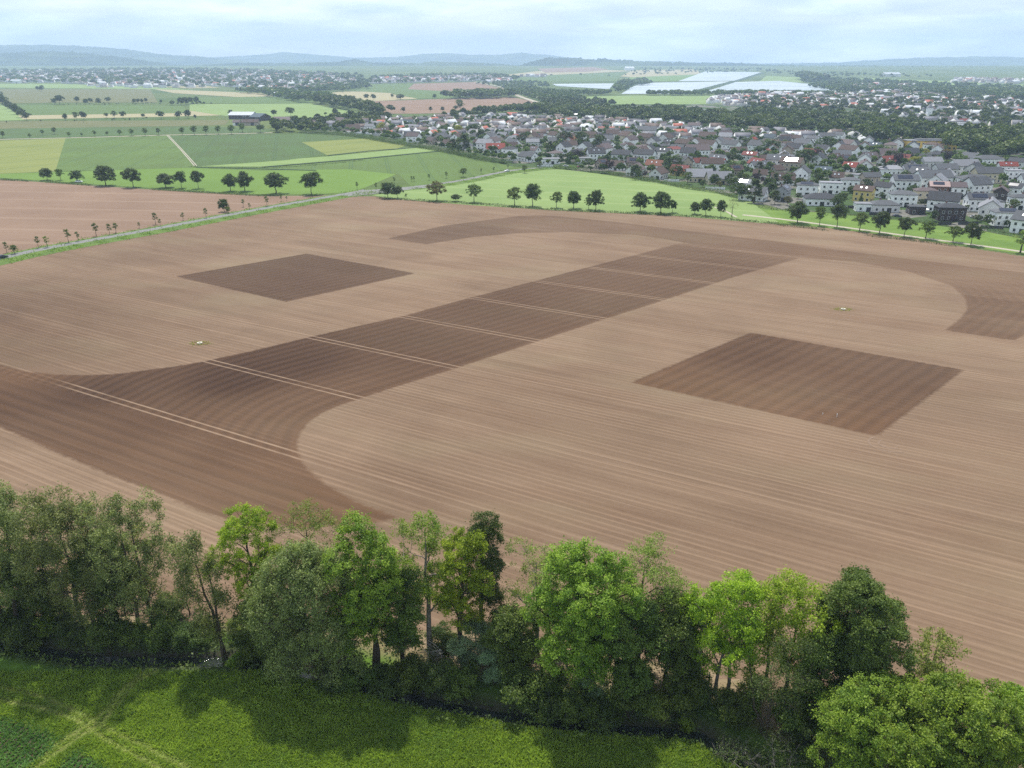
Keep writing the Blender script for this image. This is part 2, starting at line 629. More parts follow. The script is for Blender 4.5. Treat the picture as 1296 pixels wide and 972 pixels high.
kk = np.arange(len(offs))
# across-field coordinate counted in tramlines (integer value on a tramline pair)
vv = FX * nrm[0] + FY * nrm[1]
sp = float(np.polyfit(kk, offs, 1)[0])
kcoord = np.interp(vv, np.concatenate([[offs[0] - 20 * sp], offs, [offs[-1] + 20 * sp]]), np.concatenate([[-20], kk, [kk[-1] + 20]]))
BANG = math.atan2(*(np.array(W(860, 308)) - np.array(W(390, 427)))[::-1])
bn = np.array([-math.sin(BANG), math.cos(BANG)])
curveR = wm([(1015, 326), (840, 380), (765, 404), (680, 432), (580, 465), (460, 503), (430, 513), (405, 524), (388, 537), (377, 553), (376, 570), (386, 590), (410, 612), (450, 635), (508, 656), (560, 670)])
dR, _ = seg_dist(FX, FY, curveR)
arc_in = wm([(480, 318), (540, 309), (600, 300), (660, 295), (720, 294), (800, 297), (868, 308), (1016, 327), (1080, 331), (1150, 344), (1205, 362), (1222, 378), (1224, 392), (1215, 404), (1196, 418)])
dA, _ = seg_dist(FX, FY, arc_in)
urow = FX * bn[0] + FY * bn[1]
# soft weight of the lower-left spread where passes follow the tramlines
wl = np.array(W(120, 560)); 
low_line = wm([(0, 466), (90, 490), (375, 575), (440, 600)])
dl, sl_ = seg_dist(FX, FY, low_line)
low = np.where(sl_ < 0, np.clip(dl / 6, 0, 1), 0) * (s_main > -3)
u = np.where(s_main >= np.maximum(s_arc, np.maximum(s_a, s_b)), dR, np.where(s_arc > np.maximum(s_a, s_b), dA, urow))
right_blk = (FX > W(1180, 400)[0]) & (FY < W(1296, 385)[1]) & (s_arc > -2)
u = np.where(right_blk, urow, u)
u = np.where(low > 0.5, vv, u)
# tone of the worked soil, from points read off the photograph: (x, y, darkness 0..1, warmth 0..1)
TONE = [(120, 500, .95, .15), (300, 480, 1.05, .1), (380, 460, .98, .15), (500, 440, .82, .3), (600, 410, .74, .35), (750, 375, .66, .35), (900, 335, .6, .4),
        (700, 284, .34, .3), (560, 295, .5, .2), (860, 298, .34, .5), (1100, 330, .30, .75), (1250, 350, .30, .8), (1250, 400, .55, .5), (1210, 415, .6, .45),
        (370, 350, .78, .2), (300, 352, .72, .2), (950, 450, .85, .35), (1050, 490, .66, .5), (1180, 470, .72, .3), (1080, 540, .72, .8), (850, 495, .72, .85), (960, 515, .62, .85),
        (30, 470, .66, .9), (0, 510, .85, .4), (100, 560, .75, .5), (200, 590, .62, .6), (330, 600, .60, .7), (300, 560, .72, .5), (430, 640, .62, .9), (250, 630, .55, .65), (370, 520, .72, .55), (350, 545, .55, .7), (420, 505, .75, .5), (60, 540, .72, .45), (180, 540, .85, .35)]
num = np.zeros(FX.shape); nuw = np.zeros(FX.shape); den = np.zeros(FX.shape)
for x, y, dk, wmth in TONE:
    X, Y = W(x, y)
    k = 1.0 / ((FX - X) ** 2 + (FY - Y) ** 2 + 30.0) ** 1.6
    num += k * dk; nuw += k * wmth; den += k
dkt, wmt = num / den, nuw / den
# slightly moister, browner ground in the otherwise pale field
soft = np.zeros(FX.shape)
for x, y, r, aa in [(-60, 420, 60, .8), (60, 420, 30, .45), (20, 440, 26, .5), (250, 300, 34, .25), (150, 330, 40, .28), (600, 560, 40, .25), (800, 560, 42, .25), (480, 620, 18, .35), (1000, 620, 34, .22), (760, 330, 12, .2), (1150, 600, 30, .2), (920, 760, 20, .1), (620, 480, 26, .12)]:
    X, Y = W(x, y)
    soft = np.maximum(soft, aa * np.exp(-((FX - X) ** 2 + ((FY - Y) * 0.9) ** 2) / (r * r)))
edge_tree = seg_dist(FX, FY, wm([(-100, 640), (240, 690), (560, 740), (900, 800), (1296, 900)]))[0]
pale = np.clip(1 - edge_tree / 26, 0, 1)
T = NT('field_soil')
P = T.pos()
ang = math.degrees(TANG)
v1 = rowvec(T, ang, 140, 1.1)
v2 = rowvec(T, ang, 60, 0.28)
v3 = rowvec(T, ang, 26, 3.6)
s1, s2, s3 = T.noise(v1, 1, 4, 0.7), T.noise(v2, 1, 3, 0.6), T.noise(v3, 1, 4, 0.6)
big = T.noise(T.n('Mapping', Vector=P, Scale=(1 / 45, 1 / 45, 0)).outputs['Vector'], 1, 5, 0.62, 0.7)
fine = T.noise(P, 1.1, 6, 0.7)
vy = T.n('SeparateXYZ', Vector=rowvec(T, ang, 1.0, 1.0)).outputs[1]
vy = T.math('ADD', vy, T.math('MULTIPLY', T.noise(rowvec(T, ang, 50, 8), 1, 2), 1.0))
pl_ = T.math('POWER', T.math('MULTIPLY', T.math('ADD', T.math('SINE', T.math('MULTIPLY', vy, 2 * math.pi / 1.5)), 1.0), 0.5), 3.0)
pl_ = T.math('MULTIPLY', pl_, T.ramp(T.noise(rowvec(T, ang, 90, 5), 1, 4, .7), 0.38, 0.62))
f = T.math('ADD', T.math('MULTIPLY', s1, 0.34), T.math('MULTIPLY', s2, 0.46))
f = T.math('ADD', f, T.math('MULTIPLY', s3, 0.16))
f = T.math('ADD', f, T.math('MULTIPLY', pl_, 0.25))
f = T.math('ADD', f, T.math('MULTIPLY', big, 0.5))
f = T.math('ADD', f, T.math('MULTIPLY', fine, 0.22))
f = T.ramp(f, 0.58, 1.14)
pal = T.mix(f, (0.100, 0.065, 0.041), (0.226, 0.156, 0.104))
green = T.ramp(T.noise(T.n('Mapping', Vector=P, Scale=(1 / 60, 1 / 30, 0)).outputs['Vector'], 1, 3), 0.5, 0.72, 0, 0.35)
pal = T.mix(green, pal, (0.205, 0.17, 0.105))
# bright straw streaks
st = T.ramp(s1, 0.60, 0.70)
st = T.math('MULTIPLY', st, T.ramp(s3, 0.4, 0.65))
st = T.math('MULTIPLY', st, T.math('ADD', 0.28, T.math('MULTIPLY', T.attr('pale'), 0.75)))
pal = T.mix(T.math('MULTIPLY', st, .8), pal, (0.37, 0.27, 0.19))
damp = T.ramp(T.noise(rowvec(T, ang, 85, 16), 1, 7, 0.72, .8), 0.46, 0.72, 0, .65)
pal = T.mix(damp, pal, T.mix(1.0, pal, (0.74, 0.66, 0.62), 'MULTIPLY'))
clod = T.ramp(T.noise(P, 2.6, 3, .8), .62, .78, 0, .35)
pal = T.mix(clod, pal, T.mix(1.0, pal, (1.35, 1.3, 1.25), 'MULTIPLY'))
pal = T.mix(T.attr('soft'), pal, T.mix(1.0, pal, (0.50, 0.44, 0.40), 'MULTIPLY'))
# worked soil
uu = T.attr('u')
wob = T.math('MULTIPLY', T.math('SUBTRACT', T.noise(P, 0.12, 3), 0.5), 1.4)
ph = T.math('MULTIPLY', T.math('ADD', uu, wob), 2 * math.pi / 3.3)
rib = T.math('MULTIPLY', T.math('ADD', T.math('SINE', ph), 1.0), 0.5)
cmb = T.n('CombineXYZ', X=T.math('MULTIPLY', uu, 1.6), Y=T.math('MULTIPLY', T.attr('k'), 1.2), Z=0.0).outputs[0]
rn = T.noise(cmb, 1.0, 4, 0.7)
g = T.math('ADD', T.math('MULTIPLY', rib, 0.36), T.math('MULTIPLY', rn, 0.6))
g = T.math('ADD', g, T.math('MULTIPLY', fine, 0.25))
g = T.math('ADD', g, T.math('MULTIPLY', big, 0.3))
g = T.ramp(g, 0.3, 1.1)
dc = T.mix(T.attr('warm'), T.mix(g, (0.020, 0.0098, 0.0055), (0.055, 0.030, 0.018)), T.mix(g, (0.046, 0.020, 0.0075), (0.105, 0.051, 0.023)))
dkf = T.ramp(T.attr('dk'), 0.0, 1.0, 0.0, 1.0)
inv = T.math('SUBTRACT', 1.0, dkf, clamp=True)
dark = T.mix(T.math('MULTIPLY', inv, 0.9), dc, pal)
edge = T.math('ADD', T.attr('sd'), T.math('MULTIPLY', T.math('SUBTRACT', T.noise(P, 0.7, 4, 0.7), 0.5), 1.8))
mask = T.ramp(edge, -0.45, 0.45)
col = T.mix(mask, pal, dark)
# tramlines: two pale ruts
kf = T.attr('k')
fr = T.math('MULTIPLY', T.math('SUBTRACT', kf, T.math('ROUND', kf)), sp)
dd = T.math('ABSOLUTE', T.math('SUBTRACT', T.math('ABSOLUTE', fr), 0.95))
ln = T.ramp(dd, 0.10, 0.34, 1.0, 0.0)
lv = T.ramp(T.noise(rowvec(T, ang, 12, 1.5), 1, 4, 0.7), 0.32, 0.6, 0.35, 1.0)
amt = T.math('MULTIPLY', T.math('MULTIPLY', ln, lv), T.math('ADD', T.math('MULTIPLY', T.math('SUBTRACT', 1.0, mask), 0.24), T.math('MULTIPLY', T.math('MULTIPLY', mask, T.attr('tram')), 0.62)))
col = T.mix(T.math('MULTIPLY', amt, .85), col, (0.36, 0.26, 0.18))
T.bsdf(col, 0.95, 0.12, bump=fine, bs=0.5, bd=0.12)
M_soil = T.m
ny, nx = FX.shape
idx = np.arange(nx * ny).reshape(ny, nx)
F = np.stack([idx[:-1, :-1], idx[:-1, 1:], idx[1:, 1:], idx[1:, :-1]], -1).reshape(-1, 4)
# the field ends at the wood below, the road on the left and the path on the right
FIELD = wm([(-330, 402), (0, 336), (120, 312), (250, 285), (380, 262), (440, 250), (470, 249), (500, 253), (600, 259), (700, 266), (850, 273), (960, 283), (1050, 290), (1150, 303), (1296, 326), (1560, 368), (1900, 640), (1500, 980), (1296, 935), (1100, 880), (900, 838), (700, 800), (560, 785), (400, 778), (240, 775), (0, 762), (-300, 740)])
fs = sdf(FX, FY, FIELD)
keep = (fs.ravel()[F] > -1.2).any(1)
me = qmesh('field', np.stack([FX, FY, np.full(FX.shape, 0.012)], -1), F[keep], M_soil, attrs={
    'sd': ('POINT', np.clip(sdk, -8, 8).ravel()), 'dk': ('POINT', dkt.ravel()), 'warm': ('POINT', wmt.ravel()), 'u': ('POINT', u.ravel()),
    'k': ('POINT', kcoord.ravel()), 'soft': ('POINT', soft.ravel()), 'pale': ('POINT', pale.ravel()),
    'tram': ('POINT', np.where(s_main > -1, np.clip((FX - W(60, 482)[0]) / 10, 0.12, 1) * np.clip((W(330, 470)[1] + 400 - FY) / 10, 0, 1), np.where(s_arc > -1, .3, .12)).ravel())})
tag(link('field', me), kind='structure')

# ------------------------------------------------------------------ fields beyond
M_g1 = crop_mat('crop_bright', (0.082, 0.145, 0.021), (0.117, 0.191, 0.032), ang=35, fine=2.0)
M_g2 = crop_mat('crop_mid', (0.067, 0.100, 0.024), (0.087, 0.144, 0.031), ang=100, fine=2.5, lines=0.5, period=27, c3=(0.04, 0.08, 0.03))
M_g3 = crop_mat('crop_dark', (0.053, 0.076, 0.022), (0.063, 0.116, 0.031), ang=105, fine=3.0, lines=0.4, period=30, c3=(0.03, 0.06, 0.025))
M_g4 = crop_mat('crop_yellow', (0.119, 0.148, 0.033), (0.185, 0.203, 0.056), ang=60, fine=2.0, lines=0.6, period=40, c3=(0.05, 0.09, 0.03), phase=8)
M_g5 = crop_mat('crop_light', (0.115, 0.178, 0.052), (0.185, 0.252, 0.085), ang=-20, fine=1.6, lines=0.35, period=26, c3=(0.3, 0.33, 0.16))
M_past = crop_mat('pasture', (0.082, 0.098, 0.035), (0.132, 0.124, 0.051), ang=0, fine=5.0)
M_br = crop_mat('soil_far', (0.140, 0.088, 0.058), (0.218, 0.146, 0.100), ang=-6, fine=1.6, long=90, lines=0.3, period=27)
M_tan = crop_mat('stubble', (0.230, 0.209, 0.115), (0.302, 0.266, 0.158), ang=0)
M_verge = crop_mat('verge_grass', (0.05, 0.09, 0.018), (0.12, 0.18, 0.036), ang=20, fine=1.0, long=6, big=12)
M_lawn = crop_mat('lawn_grass', (0.062, 0.118, 0.018), (0.135, 0.205, 0.036), ang=-20, fine=2.0, long=8, big=14)
M_asph = plain('asphalt', (0.155, 0.155, 0.15), 0.9, 0.15, 0.3)
M_path = plain('gravel_path', (0.32, 0.29, 0.23), 0.95, 0.12, 0.5)

field([(-400, 215), (0, 227), (130, 236), (240, 243), (330, 248), (400, 248), (450, 244), (300, 268), (200, 287), (60, 312), (0, 325), (-100, 347), (-500, 410), (-800, 380)], M_br)
field([(-200, 218), (0, 220), (120, 216), (248, 211), (320, 213), (420, 207), (505, 219), (449, 243), (400, 246), (330, 246), (240, 241), (130, 234), (0, 225), (-300, 212)], M_g1, 0.02)
field([(-200, 182), (0, 178), (83, 175), (70, 217), (0, 220), (-200, 222)], M_g4, 0.04)
field([(83, 175), (213, 172), (248, 212), (150, 215), (70, 217)], M_g2, 0.04)
field([(213, 172), (330, 169), (400, 168), (440, 172), (400, 182), (415, 196), (360, 203), (248, 211)], M_g3, 0.04)
field([(382, 180), (470, 175), (520, 182), (500, 189), (415, 197)], M_g4, 0.05)
field([(248, 211), (320, 205), (415, 198), (526, 187), (562, 190), (450, 201), (330, 211)], M_g5, 0.045)
field([(248, 213), (330, 213), (450, 203), (562, 191), (600, 198), (660, 210), (640, 214), (580, 228), (520, 236), (505, 221), (440, 214), (330, 216)], M_g2, 0.035)
field([(470, 247), (560, 236), (640, 221), (690, 215), (720, 214), (770, 222), (830, 231), (900, 242), (950, 255), (970, 270), (985, 281), (960, 282), (850, 273), (700, 266), (600, 260), (500, 252)], M_g5, 0.03)
field([(938, 252), (960, 262), (990, 266), (1060, 271), (1100, 275), (1140, 279), (1200, 288), (1240, 292), (1296, 303), (1500, 330), (1560, 362), (1296, 322), (1150, 301), (1050, 289), (985, 282), (970, 270)], M_lawn, 0.025)
field([(-300, 182), (0, 176), (110, 173), (211, 170), (340, 168), (345, 163), (260, 160), (130, 161), (0, 163), (-300, 168)], M_g3, 0.03)
field([(-200, 168), (0, 163), (130, 161), (260, 159), (285, 158), (290, 152), (120, 153), (40, 153), (-200, 158)], M_past, 0.03)
field([(-200, 152), (40, 151), (200, 148), (280, 146), (240, 140), (35, 146)], M_tan, 0.02)
field([(38, 146), (240, 143), (230, 134), (40, 133), (20, 133)], M_g2, 0.03)
field([(-200, 135), (0, 132), (12, 138), (30, 152), (-100, 156)], M_g5, 0.04)
field([(10, 131), (80, 130), (200, 130), (190, 113), (120, 113), (0, 113), (-200, 118)], M_past, 0.03)
field([(-200, 112), (0, 111), (100, 112), (190, 113), (250, 114), (180, 108), (60, 106), (-200, 106)], M_g5, 0.03)
field([(195, 113), (230, 114), (330, 118), (350, 122), (300, 123), (220, 118)], M_tan, 0.05)
field([(205, 110), (250, 108), (280, 111), (240, 112)], M_tan, 0.05)
field([(240, 132), (393, 131), (420, 137), (460, 142), (470, 147), (440, 149), (401, 151), (333, 151), (286, 147), (240, 140)], M_g5, 0.03)
field([(220, 123), (300, 123), (350, 122), (400, 126), (393, 131), (240, 131)], M_g2, 0.03)
field([(452, 129), (568, 125), (649, 123), (677, 129), (660, 136), (580, 143), (528, 144), (480, 144), (460, 135)], M_br, 0.04)
field([(516, 113), (524, 106), (600, 104), (640, 113), (590, 117)], M_br, 0.05)
field([(455, 107), (524, 105), (516, 113), (590, 117), (640, 113), (650, 121), (570, 124), (528, 125), (495, 118), (440, 115)], M_g2, 0.03)
field([(430, 116), (488, 116), (500, 120), (530, 125), (460, 129), (425, 126), (405, 120)], M_tan, 0.04)
field([(722, 123), (800, 121), (957, 121), (949, 128), (902, 132), (779, 132), (750, 127)], M_g5, 0.03)
field([(640, 110), (690, 112), (705, 117), (650, 119)], M_g2, 0.04)
field([(640, 95), (680, 90), (760, 88), (800, 90), (745, 93), (650, 97)], M_tan, 0.04)
field([(640, 99), (700, 94), (790, 92), (780, 103), (720, 104), (660, 104)], M_g2, 0.03)
field([(680, 87), (750, 85), (770, 88), (745, 91), (690, 92)], M_br, 0.05)
field([(785, 97), (800, 89), (880, 88), (890, 94), (800, 98)], M_tan, 0.03)
field([(786, 103), (800, 97), (890, 94), (880, 100), (850, 103)], M_g1, 0.03)
field([(960, 104), (970, 96), (1060, 100), (1110, 99), (1200, 103), (1296, 107), (1400, 112), (1296, 115), (1180, 110), (1050, 105)], M_g5, 0.03)
field([(1210, 127), (1240, 126), (1245, 129), (1215, 130)], M_tan, 0.06)
# crops under pale foil and nets
T = NT('crop_foil')
v = rowvec(T, 10, 400, 14)
n = T.noise(v, 1, 3, 0.6)
T.bsdf(T.mix(T.ramp(n, 0.38, 0.62), (0.17, 0.22, 0.24), (0.38, 0.43, 0.46)), 0.5, 0.4)
for P in ([(786, 119), (798, 111), (813, 105), (924, 103), (885, 113), (863, 119)], [(858, 103), (893, 90.5), (964, 91.6), (929, 102.5)],
          [(931, 104), (985, 102.5), (1040, 108), (1072, 115), (1000, 114.5), (884, 117)], [(699, 106.4), (777, 105.7), (771, 113), (705, 109)]):
    field(P, T.m, 0.06, 'covered_field')

ROADW = [W(*p) for p in [(-420, 420), (-100, 349), (0, 327), (60, 314), (200, 289), (300, 270), (400, 252), (440, 245), (465, 241.5), (520, 237), (580, 229), (640, 217), (680, 212.5), (720, 210.5)]]
RL = smooth_line(ROADW, 10)
tag(sheet('verge', ribbon_pts(RL, 5.0, 11.5), M_verge, 0.045), kind='structure')
tag(sheet('road', ribbon_pts(RL, 2.6), M_asph, 0.062), kind='structure')
tag(sheet('road', wm([(428, 247), (458, 240), (478, 240.5), (530, 236), (545, 237), (500, 242), (470, 246), (440, 248.5)]), M_asph, 0.07), kind='structure')
# kerbside edge lines are worn away in the photograph: none painted
LP = smooth_line([W(*p) for p in [(940, 272), (985, 277), (1040, 284), (1100, 292), (1180, 303), (1240, 311), (1296, 319), (1500, 350)]], 10)
tag(sheet('path', ribbon_pts(LP, 1.5), M_path, 0.06), kind='structure')
tag(sheet('path', ribbon_pts([W(*p) for p in [(904, 262), (920, 268), (932, 275)]], 0.7), M_path, 0.06), kind='structure')
tag(sheet('path', ribbon_pts([W(*p) for p in [(211, 171), (229, 190), (246, 210)]], 0.4), M_path, 0.12), kind='structure')
tag(sheet('path', ribbon_pts([W(*p) for p in [(213, 171), (231, 190), (249, 210)]], 0.4), M_path, 0.12), kind='structure')
tag(sheet('road', ribbon_pts(smooth_line([W(*p) for p in [(-200, 182), (0, 176.5), (110, 174), (211, 171), (290, 169.5), (345, 168)]], 30), 3.0), M_path, 0.10), kind='structure')
tag(sheet('road', ribbon_pts(smooth_line([W(*p) for p in [(600, 103.5), (640, 112), (655, 121), (690, 133)]], 60), 6.0), M_path, 0.5), kind='structure')
# dark ditch lines between crops
M_ditch = plain('ditch_grass', (0.03, 0.06, 0.025), 0.95, 0.3, 0.2)
for l, wd in (([(415, 197), (470, 191), (526, 187)], 1.6), ([(330, 212), (450, 202), (562, 191)], 1.5), ([(248, 212), (330, 214), (400, 216)], 1.2), ([(863, 119), (890, 113), (929, 103), (966, 92)], 16)):
    tag(sheet('ditch', ribbon_pts([W(*p) for p in l], wd), M_ditch, 0.35), kind='structure')
# village ground: gardens, yards and lanes
T = NT('village_ground')
vo = T.n('TexVoronoi', Scale=0.055)
T.set(vo.inputs['Vector'], T.pos())
h = T.n('SeparateColor', Color=vo.outputs['Color']).outputs[0]
nn = T.noise(T.pos(), 0.25, 5, 0.65)
c = T.mix(T.ramp(h, 0.62, 0.72), (0.045, 0.085, 0.025), (0.17, 0.16, 0.15))
c = T.mix(T.ramp(nn, 0.4, 0.65, 0, 0.75), c, (0.05, 0.06, 0.03))
T.bsdf(c, 0.95, 0.1)
VILL = [(380, 168), (430, 169), (500, 181), (560, 191), (600, 200), (650, 211), (700, 213), (770, 221), (830, 230), (900, 241), (945, 253), (990, 265), (1060, 270), (1100, 274), (1140, 278), (1200, 287), (1240, 291), (1296, 302), (1500, 328), (1500, 150), (1296, 128), (1100, 122), (1000, 118), (880, 128), (700, 140), (560, 145), (450, 150)]
field(VILL, T.m, 0.02, 'village_ground')
LANES = [[(955, 258), (1040, 252), (1110, 246), (1200, 246), (1296, 240)], [(1060, 272), (1090, 250), (1120, 235), (1150, 222)], [(1130, 276), (1170, 262), (1230, 245), (1270, 232)], [(700, 211), (760, 208), (860, 210), (950, 222)], [(1230, 290), (1240, 274), (1262, 258)]]
for l in LANES:
    tag(sheet('road', ribbon_pts(smooth_line([W(*p) for p in l], 15), 2.8), M_asph, 0.08), kind='structure')

# ------------------------------------------------------------------ hills
T = NT('hill_woods')
n = T.noise(T.n('Mapping', Vector=T.pos(), Scale=(1 / 500, 1 / 900, 1 / 60)).outputs['Vector'], 1, 6, 0.65)
n2_ = T.noise(T.pos(), 0.03, 5, 0.7)
c = T.mix(T.ramp(n, 0.46, 0.6), (0.016, 0.036, 0.016), (0.075, 0.11, 0.04))
c = T.mix(T.ramp(n2_, 0.35, 0.7, 0, 0.6), c, (0.012, 0.026, 0.012))
T.bsdf(c, 0.95, 0.05, bump=n2_, bs=1.0, bd=12)
M_hill = T.m


def hills(prof, Y, deep, jag=0.0, seed=0):
    """a long wooded ridge: crest heights from photo rows at distance Y, slopes in front and behind"""
    xs = np.array([p[0] for p in prof], float); ys = np.array([p[1] for p in prof], float)
    px = np.arange(xs[0], xs[-1] + 1, 2.0)
    r = np.random.default_rng(seed)
    py = np.interp(px, xs, ys)
    kk_ = np.convolve(r.normal(size=len(px) + 6), np.ones(7) / 7, 'valid')
    crest, X = [], []
    for x, y in zip(px, py):
        a_, c_, s_ = ray(x, y)
        crest.append(CAMH + s_ * Y / c_); X.append(a_ * Y / c_)
    crest = np.array(crest) + kk_ * 6.0 + r.normal(size=len(px)) * jag; X = np.array(X)
    base = zland(Y)
    crest = np.maximum(crest, base - 5)
    rows = []
    nr = 22
    for i in range(nr):
        t = i / (nr - 1)
        yy = Y - deep + 2 * deep * t
        f_ = math.cos((t - 0.5) * math.pi) ** 1.3 if 0 < t < 1 else 0.0
        zb = zland(yy) - 2
        z = zb + (crest - zb) * f_ + r.normal(size=len(px)) * jag * 0.6 * (f_ > 0.1) * (f_ < 0.99)
        rows.append(np.stack([X * (yy / Y), np.full(len(px), yy), np.maximum(z, zb)], -1))
    V = np.array(rows); ny_, nx_ = V.shape[:2]
    ii = np.arange(nx_ * ny_).reshape(ny_, nx_)
    F_ = np.stack([ii[:-1, :-1], ii[:-1, 1:], ii[1:, 1:], ii[1:, :-1]], -1).reshape(-1, 4)
    tag(link('hills', qmesh('hills', V, F_, M_hill, smooth=True)), kind='structure')


hills([(-300, 60), (0, 57), (60, 56.5), (120, 59), (160, 62), (200, 68), (250, 71), (300, 76), (340, 82)], 11000, 1500, 2, 1)
hills([(150, 78), (250, 73), (300, 71), (330, 69), (362, 66), (400, 69), (450, 73), (500, 72), (540, 68), (560, 67), (600, 69.5), (630, 69), (660, 66.5), (700, 70), (740, 75), (800, 77), (900, 79), (1000, 81)], 13500, 1200, 2, 2)
hills([(-300, 68), (0, 67), (60, 65), (110, 67), (160, 73), (200, 79), (230, 84)], 7600, 500, 4, 3)
hills([(200, 84), (300, 80), (420, 79), (450, 75.5), (475, 79), (535, 80), (545, 78), (610, 79), (640, 82), (670, 84)], 7900, 500, 3, 4)
hills([(655, 84), (675, 77), (692, 72.5), (720, 72.5), (760, 75), (820, 77), (880, 79.5), (950, 81), (1020, 84), (1100, 84), (1180, 85)], 7400, 400, 4, 5)
hills([(900, 82), (1000, 80), (1060, 79), (1120, 75), (1180, 72.5), (1240, 71.5), (1296, 72.5), (1600, 74)], 12500, 1500, 2, 6)
hills([(1000, 86), (1100, 84), (1200, 86), (1296, 85), (1600, 86)], 6800, 300, 4, 7)

# ------------------------------------------------------------------ trees
def tubes(paths, sides=5):
    """paths: list of (points (n,3), radii (n))"""
    V, F = [], []
    b = 0
    ca = np.cos(np.arange(sides) * 2 * np.pi / sides); sa = np.sin(np.arange(sides) * 2 * np.pi / sides)
    for P, r in paths:
        P = np.asarray(P, float); n = len(P)
        d = np.gradient(P, axis=0); d /= np.linalg.norm(d, axis=1)[:, None] + 1e-9
        ref = np.where(np.abs(d[:, 2:3]) > 0.9, np.array([[1.0, 0, 0]]), np.array([[0, 0, 1.0]]))
        a = np.cross(d, ref); a /= np.linalg.norm(a, axis=1)[:, None] + 1e-9
        c = np.cross(d, a)
        ring = P[:, None, :] + np.asarray(r)[:, None, None] * (a[:, None, :] * ca[None, :, None] + c[:, None, :] * sa[None, :, None])
        V.append(ring.reshape(-1, 3))
        i = np.arange(n - 1)[:, None] * sides; j = np.arange(sides)[None, :]; j2 = (j + 1) % sides
        F.append((b + np.stack([i + j, i + j2, i + sides + j2, i + sides + j], -1)).reshape(-1, 4))
        b += n * sides
    return np.vstack(V), np.vstack(F)


def bend(p, q, r, k=4, sag=0.12, g=None):
    """points from p to q, leaving upward and arching"""
    g = g or rng
    p, q = np.asarray(p, float), np.asarray(q, float)
    l = np.linalg.norm(q - p)
    t = np.linspace(0, 1, k)[:, None]
    P = p + (q - p) * t
    P[:, 2] += (np.sin(t[:, 0] * np.pi) * l * sag * (-1 if q[2] > p[2] + 0.6 * l else 1)) * 0.6
    P[1:-1] += g.normal(size=(k - 2, 3)) * l * 0.035
    return P


def leaf_quads(C, size, g, out=None, outw=0.0, asp=0.55, droop=0.0):
    """one diamond leaf (or leaf spray) per centre"""
    n = len(C)
    nrm = g.normal(size=(n, 3))
    if out is not None: nrm = nrm / np.linalg.norm(nrm, axis=1)[:, None] + out * outw
    nrm /= np.linalg.norm(nrm, axis=1)[:, None] + 1e-9
    a = np.cross(nrm, g.normal(size=(n, 3)))
    if droop: a = a / (np.linalg.norm(a, axis=1)[:, None] + 1e-9) + np.array([0, 0, -droop])
    a /= np.linalg.norm(a, axis=1)[:, None] + 1e-9
    b = np.cross(nrm, a); b /= np.linalg.norm(b, axis=1)[:, None] + 1e-9
    s = (size * g.uniform(0.6, 1.4, n))[:, None]
    V = np.stack([C - a * s * 0.5, C + b * s * 0.5 * asp, C + a * s * 0.5, C - b * s * 0.5 * asp], 1).reshape(-1, 3)
    return V, np.arange(n * 4).reshape(n, 4)


def kmeans(P, k, g, it=6):
    k = min(k, len(P))
    C = P[g.choice(len(P), k, replace=False)]
    for _ in range(it):
        lab = ((P[:, None] - C[None]) ** 2).sum(-1).argmin(1)
        for j in range(k):
            if (lab == j).any(): C[j] = P[lab == j].mean(0)
    return C, lab


